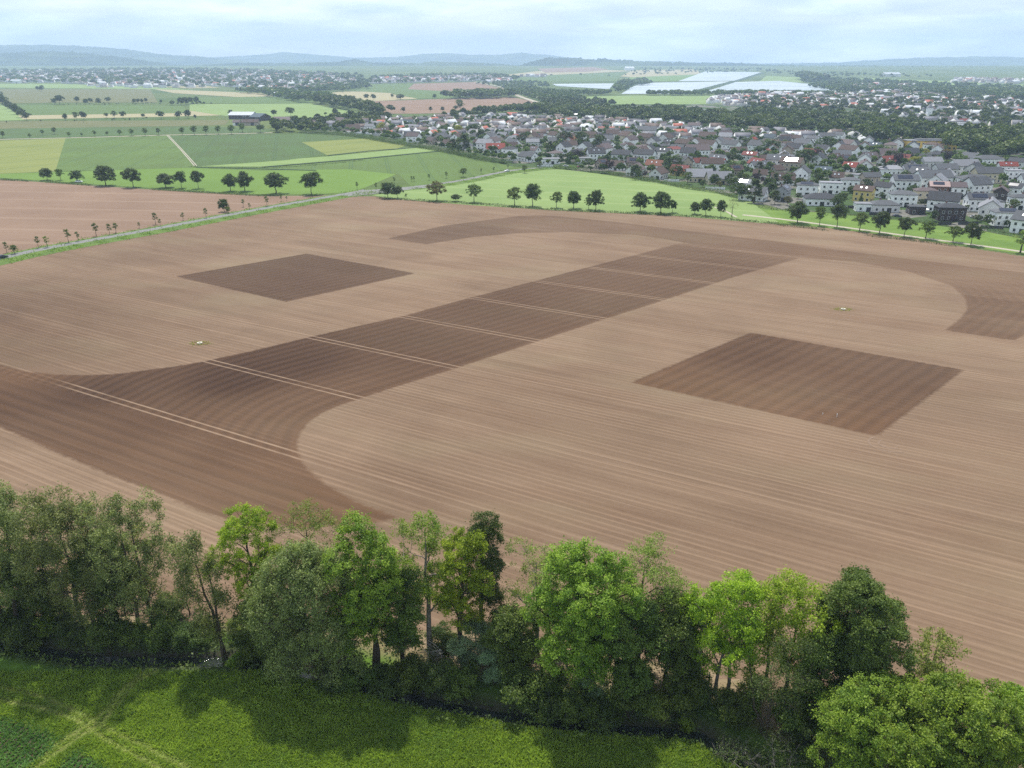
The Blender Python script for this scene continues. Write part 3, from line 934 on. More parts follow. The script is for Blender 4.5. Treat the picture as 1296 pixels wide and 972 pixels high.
def tree_data(seed, h, cw, cb=0.3, nlobe=9, tips=200, lpt=90, leaf=0.22, cr=0.75, top=0.55, lean=(0, 0), trunk=None, droop=0.0, outw=0.95, asp=0.55,
              lobe=0.42, shell=0.75, stems=1, depth_w=None, bare=0.0):
    """a tree of height h with a crown cw wide: limbs that split towards every leaf clump. Returns trunk (V,F) and crown (V,F,tone)"""
    g = np.random.default_rng(seed)
    dw = depth_w or cw
    ch = h * (1 - cb)
    zc = h * cb + ch * 0.5
    rx, ry, rz = cw / 2, dw / 2, ch / 2
    # lobes inside the envelope
    L_ = []
    for i in range(nlobe):
        t = (i + 0.5) / nlobe
        zz = -1 + 2 * t
        rad = math.sqrt(max(0.05, 1 - (zz * .9 - (top - 0.5)) ** 2)) * g.uniform(0.42, 0.8)
        an = i * 2.4 + g.uniform(-0.5, 0.5)
        L_.append((rad * math.cos(an), rad * math.sin(an), zz * (1 - lobe * 0.75)))
    L_.append((0, 0, 1 - lobe * 0.9))
    L_ = np.array(L_)
    li = g.integers(0, len(L_), tips)
    d = g.normal(size=(tips, 3)); d /= np.linalg.norm(d, axis=1)[:, None]
    d[:, 2] = np.where(d[:, 2] < -0.3, -d[:, 2] * 0.5, d[:, 2])
    lr = lobe * g.uniform(0.75, 1.15, len(L_))[li]
    P = L_[li] + d * (lr * g.uniform(shell, 1, tips) ** 0.5)[:, None]
    P = P * np.array([rx, ry, rz]) + np.array([0, 0, zc])
    P[:, 2] = np.clip(P[:, 2], h * cb * 0.7, h - cr * 0.4)
    sc = h / max(P[:, 2].max() + cr * 0.6, 1)
    P[:, 2] *= min(1.15, max(0.9, sc))
    lx, ly = lean
    P[:, 0] += lx * (P[:, 2] / h) ** 1.3; P[:, 1] += ly * (P[:, 2] / h) ** 1.3
    r0 = trunk or (0.018 * h + 0.02)
    paths = []
    C1, l1 = kmeans(P, max(4, tips // 26), g)
    # main stem(s)
    stems_x = [(g.normal() * 0.6 * (stems > 1), g.normal() * 0.4 * (stems > 1)) for _ in range(stems)]
    stem_top = []
    for k, (sx, sy) in enumerate(stems_x):
        ex = (sx * 2.2 + (k - (stems - 1) / 2) * cw * 0.22) if stems > 1 else 0
        tp = np.array([lx * 0.8 + ex, ly * 0.8 + sy, h * 0.86 if stems == 1 else h * 0.8])
        n = 7
        t = np.linspace(0, 1, n)[:, None]
        S_ = np.array([sx, sy, -0.3]) * (1 - t) + tp * t
        S_[1:-1, :2] += g.normal(size=(n - 2, 2)) * h * 0.008
        rr = r0 / math.sqrt(stems) * (1 - t[:, 0]) ** 0.8 + 0.02
        rr[0] *= 1.35
        paths.append((S_, rr)); stem_top.append((S_, rr))
    for j, c in enumerate(C1):
        m = l1 == j
        if not m.any(): continue
        S_, rr = stem_top[int(np.argmin([abs(s_[-1][0] - c[0]) for s_, _ in stem_top]))]
        hd = np.hypot(c[0] - lx * (c[2] / h), c[1])
        za = max(h * cb * 0.55, min(c[2] - hd * g.uniform(0.6, 1.0), h * 0.8))
        k = int(np.argmin(np.abs(S_[:, 2] - za)))
        base = np.array([np.interp(za, S_[:, 2], S_[:, i]) for i in range(3)])
        rb = np.interp(za, S_[:, 2], rr) * 0.62
        n = 5
        t = np.linspace(0, 1, n)
        Pb = bend(base, c, rb, n, 0.14, g)
        paths.append((Pb, rb * (1 - t * 0.7)))
        Q = P[m]
        C2, l2 = kmeans(Q, max(1, len(Q) // 5), g, 4)
        for q, c2 in enumerate(C2):
            mm = l2 == q
            if not mm.any(): continue
            st = Pb[g.integers(2, n)]
            r2 = rb * 0.34
            mid = bend(st, c2, r2, 3, 0.1, g)
            paths.append((mid, [r2, r2 * 0.75, r2 * 0.5]))
            for e in Q[mm]:
                paths.append((bend(mid[g.integers(1, 3)], e, 0.03, 3, 0.05, g), [r2 * 0.45 + 0.008, r2 * 0.25 + 0.006, 0.006]))
    TV, TF = tubes(paths, 5)
    # leaves
    n = tips * lpt
    who = np.repeat(np.arange(tips), lpt)
    if bare: who = who[g.random(n) > bare]
    n = len(who)
    r_tip = cr * g.uniform(0.6, 1.25, tips)
    off = g.normal(size=(n, 3))
    off /= np.linalg.norm(off, axis=1)[:, None] + 1e-9
    off *= (r_tip[who] * g.random(n) ** 0.45 * np.where(g.random(n) < .12, 1.6, 1.0))[:, None]
    off[:, 2] *= 0.72
    if droop: off[:, 2] = off[:, 2] * 1.5 - droop * g.random(n) * r_tip[who]
    C = P[who] + off
    C[:, 2] = np.maximum(C[:, 2], 0.15)
    out = C - np.array([lx * 0.5, ly * 0.5, zc - rz * 0.3]); out /= np.linalg.norm(out, axis=1)[:, None] + 1e-9
    LV, LF = leaf_quads(C, leaf, g, out, outw, asp, droop)
    tip_tone = g.uniform(0.2, 0.8, tips)
    tone = np.clip(tip_tone[who] + g.normal(size=n) * 0.18, 0, 1)
    return TV, TF, LV, LF, tone


def make_tree(name, X, Y, z, leafm, barkm=None, rz=0.0, scale=1.0, **kw):
    TV, TF, LV, LF, tone = tree_data(**kw)
    e = empty(name, (X, Y, z), rz)
    e.scale = (scale,) * 3
    link('trunk', qmesh('trunk', TV, TF, barkm or bark, smooth=True), e)
    if len(LF): link('crown', qmesh('crown', LV, LF, leafm, attrs={'tone': ('FACE', tone)}), e)
    return e


# ---- the wood in front: (x, y of the foot, top row, crown width in pixels, leaf colour, crown settings, look)
def px_w(x, y, wpx):
    X, Y = W(x, y)
    return wpx * depth(X, Y, 10) / FPX


FRONT = [
    (15, 796, 610, 118, 'willow', dict(cb=.12, tips=330, lpt=95, leaf=.2, cr=1.0, droop=.9, asp=.32, stems=2, lobe=.36, nlobe=12), 'tall grey-green willow with hanging sprays at the left border of the photo'),
    (112, 806, 616, 88, 'willow', dict(cb=.08, tips=300, lpt=90, leaf=.2, cr=.9, droop=.8, asp=.32, lobe=.34, nlobe=13, stems=2), 'tall feathery grey-green tree with a pointed top, left of its thinner twin'),
    (186, 806, 619, 84, 'willow', dict(cb=.10, tips=240, lpt=78, leaf=.2, cr=.85, droop=.7, asp=.34, lobe=.30, nlobe=13, stems=2), 'thin feathery grey-green tree with open drooping top right of its denser twin'),
    (282, 828, 672, 62, 'willow', dict(cb=.10, tips=200, lpt=70, leaf=.24, cr=.75, lobe=.36, nlobe=11, stems=2, lean=(-1.6, 0)), 'slim grey-green tree with two leaning stems by the stream'),
    (330, 808, 641, 76, 'spring', dict(cb=.38, tips=210, lpt=85, leaf=.2, cr=.62, lobe=.42), 'glowing lime green tree with a round top above two dark stems'),
    (402, 800, 638, 74, 'olive', dict(cb=.45, tips=170, lpt=52, leaf=.19, cr=.7, lobe=.5, shell=.85, bare=.2, nlobe=7), 'yellowish tree top with reddish twigs showing behind the broad willow'),
    (398, 858, 690, 122, 'willow', dict(cb=.04, tips=480, lpt=95, leaf=.2, cr=.9, droop=.6, asp=.4, lobe=.4, nlobe=15, top=.35), 'broad dense grey-green willow reaching down to the grass'),
    (470, 848, 658, 84, 'fresh', dict(cb=.12, tips=280, lpt=100, leaf=.24, cr=.75, lobe=.3, nlobe=15, stems=2), 'fresh green tree in layered clumps right of the broad willow'),
    (545, 826, 647, 78, 'fresh', dict(cb=.3, tips=180, lpt=70, leaf=.2, cr=.75, lobe=.3, nlobe=11), 'slender tree with a long bare trunk and airy light green crown'),
    (584, 832, 668, 66, 'spring', dict(cb=.22, tips=190, lpt=90, leaf=.22, cr=.66, lobe=.34), 'bright green narrow tree in front of the dark slim one'),
    (612, 808, 650, 52, 'scrub', dict(cb=.2, tips=210, lpt=85, leaf=.2, cr=.66, lobe=.36), 'dark grey-green slim tree standing above its bright neighbour'),
    (678, 824, 690, 96, 'olive', dict(cb=.28, tips=170, lpt=55, leaf=.2, cr=.8, lobe=.32, bare=.25, nlobe=11), 'pale green open tree with crooked bare limbs showing'),
    (738, 884, 690, 112, 'fresh', dict(cb=.06, tips=520, lpt=95, leaf=.25, cr=.8, lobe=.33, nlobe=18), 'largest bright green tree of the wood, dense to the ground'),
    (806, 850, 685, 98, 'olive', dict(cb=.42, tips=190, lpt=60, leaf=.2, cr=.78, lobe=.36, bare=.15), 'light green spreading tree with thin outer twigs against the field'),
    (842, 862, 752, 84, 'deep', dict(cb=.1, tips=330, lpt=85, leaf=.24, cr=.78, lobe=.4), 'dark green bushy tree between two light green ones'),
    (912, 878, 728, 96, 'spring', dict(cb=.2, tips=310, lpt=90, leaf=.23, cr=.74, lobe=.3, nlobe=14, stems=2), 'lime green tree with a wide fan of limbs over the stream'),
    (986, 884, 730, 94, 'spring', dict(cb=.22, tips=230, lpt=66, leaf=.23, cr=.8, lobe=.33, nlobe=13, bare=.1, stems=2), 'yellow-green airy tree leaning beside the dense dark poplar'),
    (1066, 902, 727, 90, 'deep', dict(cb=.12, tips=560, lpt=95, leaf=.24, cr=.8, lobe=.4, nlobe=13), 'dense dark green tree with a pointed top at the right of the wood'),
    (1166, 900, 801, 70, 'olive', dict(cb=.3, tips=110, lpt=30, leaf=.26, cr=.7, lobe=.5, shell=.6, nlobe=6), 'small sparse yellowish green tree standing before the field'),
    (1082, 985, 868, 124, 'fresh', dict(cb=.08, tips=330, lpt=95, leaf=.22, cr=.7, lobe=.32, nlobe=13), 'yellowish green rounded tree at the bottom, left of the big maple'),
    (1178, 1010, 868, 168, 'fresh', dict(cb=.08, tips=620, lpt=95, leaf=.24, cr=.72, lobe=.3, nlobe=20), 'big fresh green maple with a lumpy crown at the bottom right'),
    (1292, 1000, 884, 110, 'fresh', dict(cb=.1, tips=320, lpt=90, leaf=.24, cr=.72, lobe=.34), 'fresh green tree cut by the right border of the photo'),
    (1122, 946, 862, 80, 'spring', dict(cb=.15, tips=180, lpt=70, leaf=.22, cr=.7, lobe=.34), 'pale yellow-green tree behind the big maple'),
    (976, 930, 806, 84, 'scrub', dict(cb=.2, tips=210, lpt=34, leaf=.17, cr=.8, lobe=.36, stems=3, shell=.5), 'thin grey half-bare tree in front of the field gap'),
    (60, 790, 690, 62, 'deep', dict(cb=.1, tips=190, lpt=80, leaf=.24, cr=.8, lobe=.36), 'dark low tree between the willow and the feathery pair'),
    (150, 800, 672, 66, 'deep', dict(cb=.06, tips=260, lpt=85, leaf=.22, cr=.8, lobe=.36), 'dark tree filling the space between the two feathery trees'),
    (240, 778, 742, 38, 'rust', dict(cb=.2, tips=60, lpt=8, leaf=.2, cr=.6, lobe=.45), 'small leafless thorn tree at the edge of the field'),
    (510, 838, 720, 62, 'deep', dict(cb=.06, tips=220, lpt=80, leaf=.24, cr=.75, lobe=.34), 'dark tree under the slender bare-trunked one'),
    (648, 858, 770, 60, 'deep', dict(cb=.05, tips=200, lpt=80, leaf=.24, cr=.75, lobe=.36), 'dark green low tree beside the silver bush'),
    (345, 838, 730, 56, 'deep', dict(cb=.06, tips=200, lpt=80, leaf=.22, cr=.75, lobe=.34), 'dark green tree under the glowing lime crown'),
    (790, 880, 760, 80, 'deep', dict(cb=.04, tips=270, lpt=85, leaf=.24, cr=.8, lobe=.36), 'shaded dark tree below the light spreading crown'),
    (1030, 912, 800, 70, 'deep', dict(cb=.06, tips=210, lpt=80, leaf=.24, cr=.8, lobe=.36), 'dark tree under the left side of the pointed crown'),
]
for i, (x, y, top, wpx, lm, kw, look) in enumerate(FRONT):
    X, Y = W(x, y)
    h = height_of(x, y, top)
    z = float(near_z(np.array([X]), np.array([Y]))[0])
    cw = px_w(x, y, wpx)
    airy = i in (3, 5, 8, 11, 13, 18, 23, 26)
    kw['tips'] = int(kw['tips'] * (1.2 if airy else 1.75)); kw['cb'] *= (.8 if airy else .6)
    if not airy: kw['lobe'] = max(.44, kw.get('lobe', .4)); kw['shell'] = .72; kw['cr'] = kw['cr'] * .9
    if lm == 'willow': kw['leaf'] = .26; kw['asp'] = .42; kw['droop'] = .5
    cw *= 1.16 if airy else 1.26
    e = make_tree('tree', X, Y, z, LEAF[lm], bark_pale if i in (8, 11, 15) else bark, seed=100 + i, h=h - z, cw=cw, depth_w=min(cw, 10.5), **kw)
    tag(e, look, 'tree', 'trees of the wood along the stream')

# ---- undergrowth along the stream
protos = {}
for k, (lm, kw) in enumerate([('scrub', dict(h=4.0, cw=5.2, cb=.0, tips=130, lpt=60, leaf=.22, cr=.6, lobe=.4)), ('deep', dict(h=5.0, cw=5.0, cb=.0, tips=150, lpt=60, leaf=.24, cr=.62, lobe=.36)),
                             ('fresh', dict(h=3.4, cw=4.4, cb=.0, tips=110, lpt=60, leaf=.22, cr=.55, lobe=.36)), ('silver', dict(h=6.2, cw=6.2, cb=.0, tips=260, lpt=80, leaf=.2, cr=.6, lobe=.4, asp=.4)),
                             ('scrub', dict(h=4.0, cw=5.5, cb=.0, tips=170, lpt=10, leaf=.15, cr=.7, lobe=.45)), ('olive', dict(h=3.6, cw=4.2, cb=.0, tips=110, lpt=50, leaf=.2, cr=.6, lobe=.4))]):
    TV, TF, LV, LF, tone = tree_data(seed=300 + k, trunk=.09, stems=3, **kw)
    protos[k] = (qmesh('trunk', TV, TF, bark_pale if k == 4 else bark, smooth=True), qmesh('crown', LV, LF, LEAF[lm], attrs={'tone': ('FACE', tone)}), kw['h'])
SHLOOK = ['dusky green shrub', 'dark green shrub', 'fresh green shrub', 'round silvery green willow bush', 'grey leafless shrub of bare twigs', 'yellowish green shrub']
SH = [(604, 838, 3, 1.15), (625, 862, 3, .8), (980, 972, 4, 1.5), (930, 960, 4, 1.1), (745, 882, 3, .62), (700, 880, 1, .9), (30, 812, 1, 1.0), (62, 800, 2, .8), (95, 812, 0, 1.0), (140, 818, 1, 1.1), (172, 812, 5, .8),
      (205, 818, 1, .95), (238, 815, 0, .9), (262, 806, 2, .7), (300, 834, 2, .7), (322, 826, 1, 1.0), (365, 858, 1, .8), (425, 862, 0, 1.0), (450, 862, 1, .9), (490, 866, 0, 1.05), (520, 868, 1, 1.0), (545, 850, 4, .8),
      (556, 872, 0, 1.0), (585, 878, 1, .9), (660, 888, 1, 1.1), (690, 900, 0, 1.0), (728, 905, 1, 1.0), (762, 908, 0, .9), (800, 900, 1, 1.2), (830, 905, 5, .9), (860, 902, 1, 1.0), (880, 892, 0, 1.0), (925, 915, 1, 1.0), (948, 905, 2, .8),
      (868, 912, 2, .6), (1000, 930, 1, 1.1), (1030, 955, 0, 1.2), (1010, 905, 5, .9), (950, 882, 5, .9), (1060, 930, 1, 1.2), (560, 822, 0, .9), (508, 812, 5, .7), (640, 800, 5, .7), (655, 830, 0, 1.0), (30, 780, 0, 1.1), (80, 786, 0, .9), (215, 790, 0, 1.0),
      (300, 798, 5, .7), (355, 802, 0, .8), (700, 828, 5, .8), (870, 860, 0, 1.0), (1110, 905, 5, .7), (1190, 925, 5, .8), (1250, 950, 0, .9), (-10, 800, 1, 1.2), (1090, 925, 2, 1.0)]
for x, y, k, s_ in SH:
    X, Y = W(x, y)
    e = empty('shrub', (X, Y, float(near_z(np.array([X]), np.array([Y]))[0])), random.uniform(0, 6.28))
    e.scale = (s_ * random.uniform(.9, 1.1), s_ * random.uniform(.9, 1.1), s_ * random.uniform(.85, 1.1))
    link('trunk', protos[k][0], e); link('crown', protos[k][1], e)
    tag(e, cat='shrub', group='shrubs under the trees by the stream')
    zone = 'on the field side of the wood' if y < 830 and x > 100 or y < 795 else ('on the left stream bank' if x < 600 else 'on the right stream bank')
    later(e, SHLOOK[k], zone, x)

# fallen dead boughs
e = empty('dead_bough', (*W(556, 838), 1.2))
paths = []
for i in range(16):
    a_ = random.uniform(2.2, 4.6)
    q = (math.cos(a_) * random.uniform(1.5, 3.2), random.uniform(-1, .4), random.uniform(-.6, 2.4))
    paths.append((bend((random.uniform(0, .6), 0, random.uniform(-.5, .8)), q, .05, 5, -.1), [.07, .05, .04, .03, .012]))
TV, TF = tubes(paths, 4)
link('bough', qmesh('bough', TV, TF, plain('dead_wood', (.42, .38, .34), .9, .2)), e)
tag(e, 'bleached dead branches hanging among dark leaves near the silver bush', 'branch')

# ---- long grass of the meadow
def blades(n, xr, yr, hmin, hmax, wid, acc, seed):
    g = np.random.default_rng(seed)
    X = g.uniform(*xr, n); Y = g.uniform(*yr, n)
    ok = acc(X, Y, g)
    X, Y = X[ok], Y[ok]
    return X, Y, g


def in_meadow(X, Y, g):
    d, sg_ = seg_dist(X, Y, STREAM)
    vis = (np.abs(X) < Y * .78 + 6)
    return (sg_ < 0) & (d > 1.6) & vis


X, Y, g = blades(420000, (-66, 60), (50, 78), 0, 0, 0, in_meadow, 5)
tk, cp = ground_kind(X, Y)
zz = near_z(X, Y)
lump = np.sin(X * .9 + np.sin(Y * .7) * 2) * np.sin(Y * 1.3 + np.sin(X * .5) * 2)
lump2 = np.sin(X * .23 + 1.3) * np.sin(Y * .31 + X * .08)
h = g.uniform(.22, .55, len(X)) * (1 + .34 * lump + .3 * lump2) * (1 - .72 * np.clip(tk * 1.3, 0, 1))
iscrop = g.random(len(X)) < cp
ra_ = math.atan2(W(150, 890)[1] - W(60, 972)[1], W(150, 890)[0] - W(60, 972)[0])
rr_ = np.sin((X * -math.sin(ra_) + Y * math.cos(ra_)) * 2 * np.pi / .62)
h = np.where(iscrop, np.where(rr_ > -.1, g.uniform(.22, .36, len(X)), .02), h)
wd = g.uniform(.035, .10, len(X)) * np.where(iscrop, 1.7, 1)
an = g.uniform(0, 2 * np.pi, len(X))
lean = g.normal(size=(len(X), 2)) * (.16 + .12 * tk[:, None])
bx, by = np.cos(an) * wd, np.sin(an) * wd
base = np.stack([X, Y, zz - .03], -1)
p0 = base - np.stack([bx, by, 0 * bx], -1); p1 = base + np.stack([bx, by, 0 * bx], -1)
tp = base + np.stack([lean[:, 0] * 1.2, lean[:, 1] * 1.2, h], -1)
md = base + np.stack([lean[:, 0] * .3, lean[:, 1] * .3, h * .6], -1)
p3 = md - np.stack([bx, by, 0 * bx], -1) * .8
V = np.stack([p0, p1, tp, p3], 1).reshape(-1, 3)
c0 = np.array([[.16, .25, .035]]); c1 = np.array([[.34, .46, .08]]); cy = np.array([[.36, .40, .12]]); cc0 = np.array([[.10, .20, .05]]); cc1 = np.array([[.20, .36, .10]])
f = np.clip(.5 + .28 * lump + .3 * lump2 + g.normal(size=len(X)) * .14, 0, 1)[:, None]
colr = c0 * (1 - f) + c1 * f
q = np.clip(tk * 1.1 + (g.random(len(X)) < .05) * .6, 0, 1)[:, None] * .7
colr = colr * (1 - q) + cy * q
colr = np.where(iscrop[:, None], cc0 * (1 - f) + cc1 * f, colr)
T = NT('grass_blades')
ca = T.attr('tint', 'Color')
b = T.n('BsdfPrincipled'); T.set(b.inputs['Base Color'], ca); b.inputs['Roughness'].default_value = .6; b.inputs['Specular IOR Level'].default_value = .15
tr = T.n('BsdfTranslucent'); T.set(tr.inputs['Color'], T.mix(1.0, ca, (1.1, 1.15, .6), 'MULTIPLY'))
ms = T.n('MixShader', Fac=.4)
T.t.links.new(b.outputs['BSDF'], ms.inputs[1]); T.t.links.new(tr.outputs['BSDF'], ms.inputs[2]); T.t.links.new(ms.outputs[0], T.out.inputs['Surface'])
M_grass = T.m
tag(link('grass', qmesh('grass', V, np.arange(len(X) * 4).reshape(-1, 4), M_grass, attrs={'tint': ('FACE', colr)})), 'long bright green meadow grass beside the stream with trodden wheel tracks', 'grass', kind='stuff')

# low plants under the wood and at the rim of the field
g = np.random.default_rng(11)
n = 60000
X = g.uniform(-110, 90, n); Y = g.uniform(52, 100, n)
d, sg_ = seg_dist(X, Y, STREAM)
rim = np.interp(X, [-110, -50, 0, 50, 90], [8, 7.5, 6.5, 7, 8])
ok = ((sg_ > 0) & (d < rim + g.normal(size=n) * 1.2) & (d > .8)) | ((sg_ < 0) & (d > 1.0) & (d < 3.2))
X, Y = X[ok], Y[ok]
C = np.stack([X, Y, near_z(X, Y) + g.random(len(X)) ** 1.5 * 1.1], -1)
n2 = 16000
X2 = g.uniform(-90, 70, n2); Y2_ = g.uniform(52, 90, n2)
d2, _s = seg_dist(X2, Y2_, STREAM)
ok2 = (d2 < 2.2) & (np.sin(X2 * .55 + 2 * np.sin(X2 * .21)) > -.45)
C = np.vstack([C, np.stack([X2[ok2], Y2_[ok2], -.9 + g.random(ok2.sum()) * 1.6], -1)])
LV, LF = leaf_quads(C, .42, g, np.tile([[0, 0, 1.0]], (len(C), 1)), .8)
tag(link('undergrowth', qmesh('undergrowth', LV, LF, LEAF['scrub'], attrs={'tone': ('FACE', g.random(len(C)))})), 'low dark weeds and brambles under the trees along the stream', 'undergrowth', kind='stuff')

g = np.random.default_rng(17)
n = 26000
X = g.uniform(-75, 62, n); Y = g.uniform(50, 82, n)
d, sg_ = seg_dist(X, Y, STREAM)
ok = (sg_ < 0) & (d > .55) & (d < 2.6 + g.random(n))
X, Y = X[ok], Y[ok]
C = np.stack([X, Y, near_z(X, Y) + g.random(len(X)) * (1.1 + .5 * np.sin(X * .8))], -1)
LV, LF = leaf_quads(C, .3, g, np.tile([[0, 0, 1.0]], (len(C), 1)), .5, .4)
tag(link('bank_weeds', qmesh('bank_weeds', LV, LF, LEAF['fresh'], attrs={'tone': ('FACE', g.random(len(C)) * .6)})), 'nettles and tall weeds hanging over the near bank of the stream', 'weeds', kind='stuff')

# ---- trees farther off: one mesh per kind, copied
def proto_tree(seed, leafm, **kw):
    TV, TF, LV, LF, tone = tree_data(seed=seed, **kw)
    return (qmesh('trunk', TV, TF, bark, smooth=True), qmesh('crown', LV, LF, leafm, attrs={'tone': ('FACE', tone)}), kw['h'], kw['cw'])


ROUND = [proto_tree(400 + k, LEAF['row'], h=12, cw=(11.5, 9.5, 12.5, 10.5, 11.0, 8.5)[k], cb=(.2, .14, .24, .3, .12, .18)[k], nlobe=6 + k, top=(.5, .3, .7, .6, .4, .5)[k], tips=130, lpt=50, leaf=.62, cr=1.15, lobe=.5, shell=.8, outw=1.0) for k in range(6)]
LIGHT = [proto_tree(420 + k, LEAF['deep'], h=12, cw=9.5, cb=.26, nlobe=9, tips=100, lpt=34, leaf=.55, cr=1.0, lobe=.44, outw=.6) for k in range(2)]
SLIM = [proto_tree(430 + k, LEAF[m], h=8, cw=4.0, cb=.25, nlobe=6, tips=44, lpt=26, leaf=.36, cr=.55, lobe=.42, outw=.6) for k, m in enumerate(('deep', 'deep', 'olive'))]
CONE = [proto_tree(440, LEAF['row'], h=14, cw=6, cb=.06, nlobe=9, tips=100, lpt=30, leaf=.5, cr=.7, lobe=.34, top=.15, outw=.8)]
RUST = [proto_tree(450, LEAF['rust'], h=12, cw=11, cb=.2, nlobe=8, tips=120, lpt=30, leaf=.6, cr=.85, lobe=.5, outw=.9)]
BARE = [proto_tree(460, LEAF['rust'], h=13, cw=8.5, cb=.25, nlobe=8, tips=110, lpt=3, leaf=.3, cr=.8, lobe=.5)]
PURP = [proto_tree(470, LEAF['purple'], h=12, cw=10, cb=.1, nlobe=9, tips=110, lpt=30, leaf=.6, cr=.9, lobe=.5, outw=.9)]
YELL = [proto_tree(480, LEAF['yellow'], h=10, cw=9, cb=.1, nlobe=9, tips=100, lpt=30, leaf=.6, cr=.8, lobe=.5, outw=.9)]
GRN = [proto_tree(490 + k, LEAF[m], h=12, cw=11, cb=.12, nlobe=10, tips=120, lpt=30, leaf=.65, cr=.95, lobe=.48, outw=.8) for k, m in enumerate(('far', 'row', 'far'))]
KIND = {'round': (ROUND, 'dark round-crowned tree'), 'light': (LIGHT, 'lighter open-crowned tree'), 'slim': (SLIM[:2], 'young slim tree'), 'autumn': (SLIM[2:], 'young yellowish slim tree'), 'cone': (CONE, 'dark pointed conifer'),
        'rust': (RUST, 'reddish green round tree'), 'bare': (BARE, 'leafless grey tree'), 'purple': (PURP, 'dark purple-leaved tree'), 'yellow': (YELL, 'yellow-green tree'), 'green': (GRN, 'full green tree')}
NTREE = [len(FRONT)]


def put_tree(kind, X, Y, h, cw=None, where='', group='', key=0.0, look=None):
    ps, lk = KIND[kind]
    p = ps[random.randrange(len(ps))]
    e = empty('tree', (X, Y, zland(Y)), random.uniform(0, 6.28))
    sz = h / p[2]
    sx = (cw / p[3]) if cw else sz * random.uniform(.88, 1.08)
    e.scale = (sx, sx, sz)
    link('trunk', p[0], e); link('crown', p[1], e)
    tag(e, cat='tree', group=group)
    later(e, look or lk, where, key)
    NTREE[0] += 1
    return e


def row(items, kind, where, group):
    for it in items:
        x, y, hp = it[:3]
        k = it[3] if len(it) > 3 else kind
        wpx = it[4] if len(it) > 4 else None
        X, Y = W(x, y)
        h = height_of(x, y, y - hp) * 1.02
        put_tree(k, X, Y, h, (wpx * depth(X, Y) / FPX) if wpx else None, where, group, x)


row([(60, 228, 15, 'round', 17), (77, 228, 14, 'light', 11), (98, 230, 14, 'round', 17), (134, 235, 25, 'round', 28), (169, 237, 24, 'round', 22), (210, 237.5, 18, 'round', 21), (230, 238, 21, 'round', 15), (251, 238.5, 22, 'round', 16),
     (292, 242, 22, 'round', 17), (310, 242, 25, 'round', 20), (349.5, 245, 26, 'round', 25), (394.5, 246, 27, 'round', 27)], 'round', 'in the avenue behind the left brown field', 'avenue trees behind the left brown field')
row([(9, 320, 14), (18.5, 321, 11, 'light', 10), (49, 314, 15), (60, 313, 14, 'autumn'), (87, 307, 17), (99, 305, 12), (122, 299, 17), (139, 297, 14), (147, 295, 13), (176.5, 289, 8), (197, 284, 15), (203, 286, 9), (232, 279, 10), (261, 276, 13),
     (284, 268, 16, 'round', 14), (289, 270, 8, 'light', 8), (308, 262, 10), (316, 265, 8), (338, 261, 13), (356, 255, 8), (363, 254, 6)], 'slim', 'along the road left of the junction', 'young trees along the road')
row([(452, 240, 10), (476, 240, 9), (499, 232, 8), (521, 230, 7), (524, 230, 7), (543, 228, 8), (565, 226, 9), (586, 224, 11, 'light', 11), (609, 220, 7), (625, 218, 7), (643, 214, 6), (664, 219, 10, 'light', 9), (683, 213, 9, 'light', 8)], 'slim', 'along the road right of the junction', 'young trees along the road')
row([(491, 251, 20, 'round', 21), (503, 251, 15, 'round', 14), (514, 252, 7, 'slim'), (553, 254, 24, 'rust', 26), (577, 255, 9, 'round', 12), (600, 256, 23, 'light', 21), (651, 260, 23, 'light', 21), (674, 261, 28, 'round', 19), (704, 263, 20, 'light', 16),
     (726, 264, 22, 'round', 18), (745, 265, 16, 'light', 12), (754, 266, 25, 'round', 20), (810, 268, 24, 'round', 26), (836, 270, 27, 'round', 26), (851, 269, 16, 'round', 11), (879, 271, 15, 'round', 15), (893, 273, 21, 'round', 15),
     (912, 274.5, 21, 'round', 11), (926, 274.5, 24, 'bare', 17)], 'round', 'between the worked field and bright meadow', 'trees on the far edge of the worked field')
row([(1009, 282, 27, 'round', 23), (1037, 285.5, 24, 'light', 15), (1059, 288, 29, 'round', 20), (1088, 292, 23, 'light', 20), (1113, 295.5, 28, 'round', 19), (1144, 299.5, 24, 'round', 21), (1171.5, 302, 22, 'light', 22), (1206, 306, 20, 'light', 21),
     (1228.5, 310.5, 28, 'round', 22), (1291, 320, 28, 'autumn', 25)], 'round', 'beside the pale path in front of the new houses', 'trees beside the pale path')
row([(4, 175, 9), (38, 175, 6), (54, 171, 7), (69, 170, 9), (88, 174, 7), (104, 173, 5), (120, 172, 7), (136, 172, 6), (152, 172, 8), (167, 172, 9), (184, 172, 10), (201, 171, 9), (231, 171, 10), (246, 171, 12), (261, 171, 12), (276.5, 170, 11), (293, 170, 12),
     (307, 168, 12), (330, 168, 10, 'round', 11), (350, 167, 12, 'round', 11)], 'light', 'along the far lane behind the green crops', 'roadside trees along the far lane')
row([(83, 152.6, 9), (97, 152.6, 11, 'light'), (106, 152, 11), (135, 149, 6), (145, 150, 10, 'light'), (156, 150, 9), (181.5, 150, 6), (204, 150.6, 10), (226, 150.6, 10), (238, 150, 11), (247, 150, 5)], 'round', 'in first hedgerow beyond the far lane', 'trees in the first far hedge row')
row([(69, 132.5, 8), (76, 132.5, 12), (98, 130, 8), (109, 132, 7), (115, 131, 7), (125, 132, 8), (137, 130, 7), (170, 131, 6), (175, 131, 6), (180, 131, 6), (185, 130, 6), (204, 131, 5), (229, 133, 10), (235, 133, 10), (242, 132, 9), (249, 131, 9)], 'round', 'in second hedgerow beyond the far lane', 'trees in the second far hedge row')
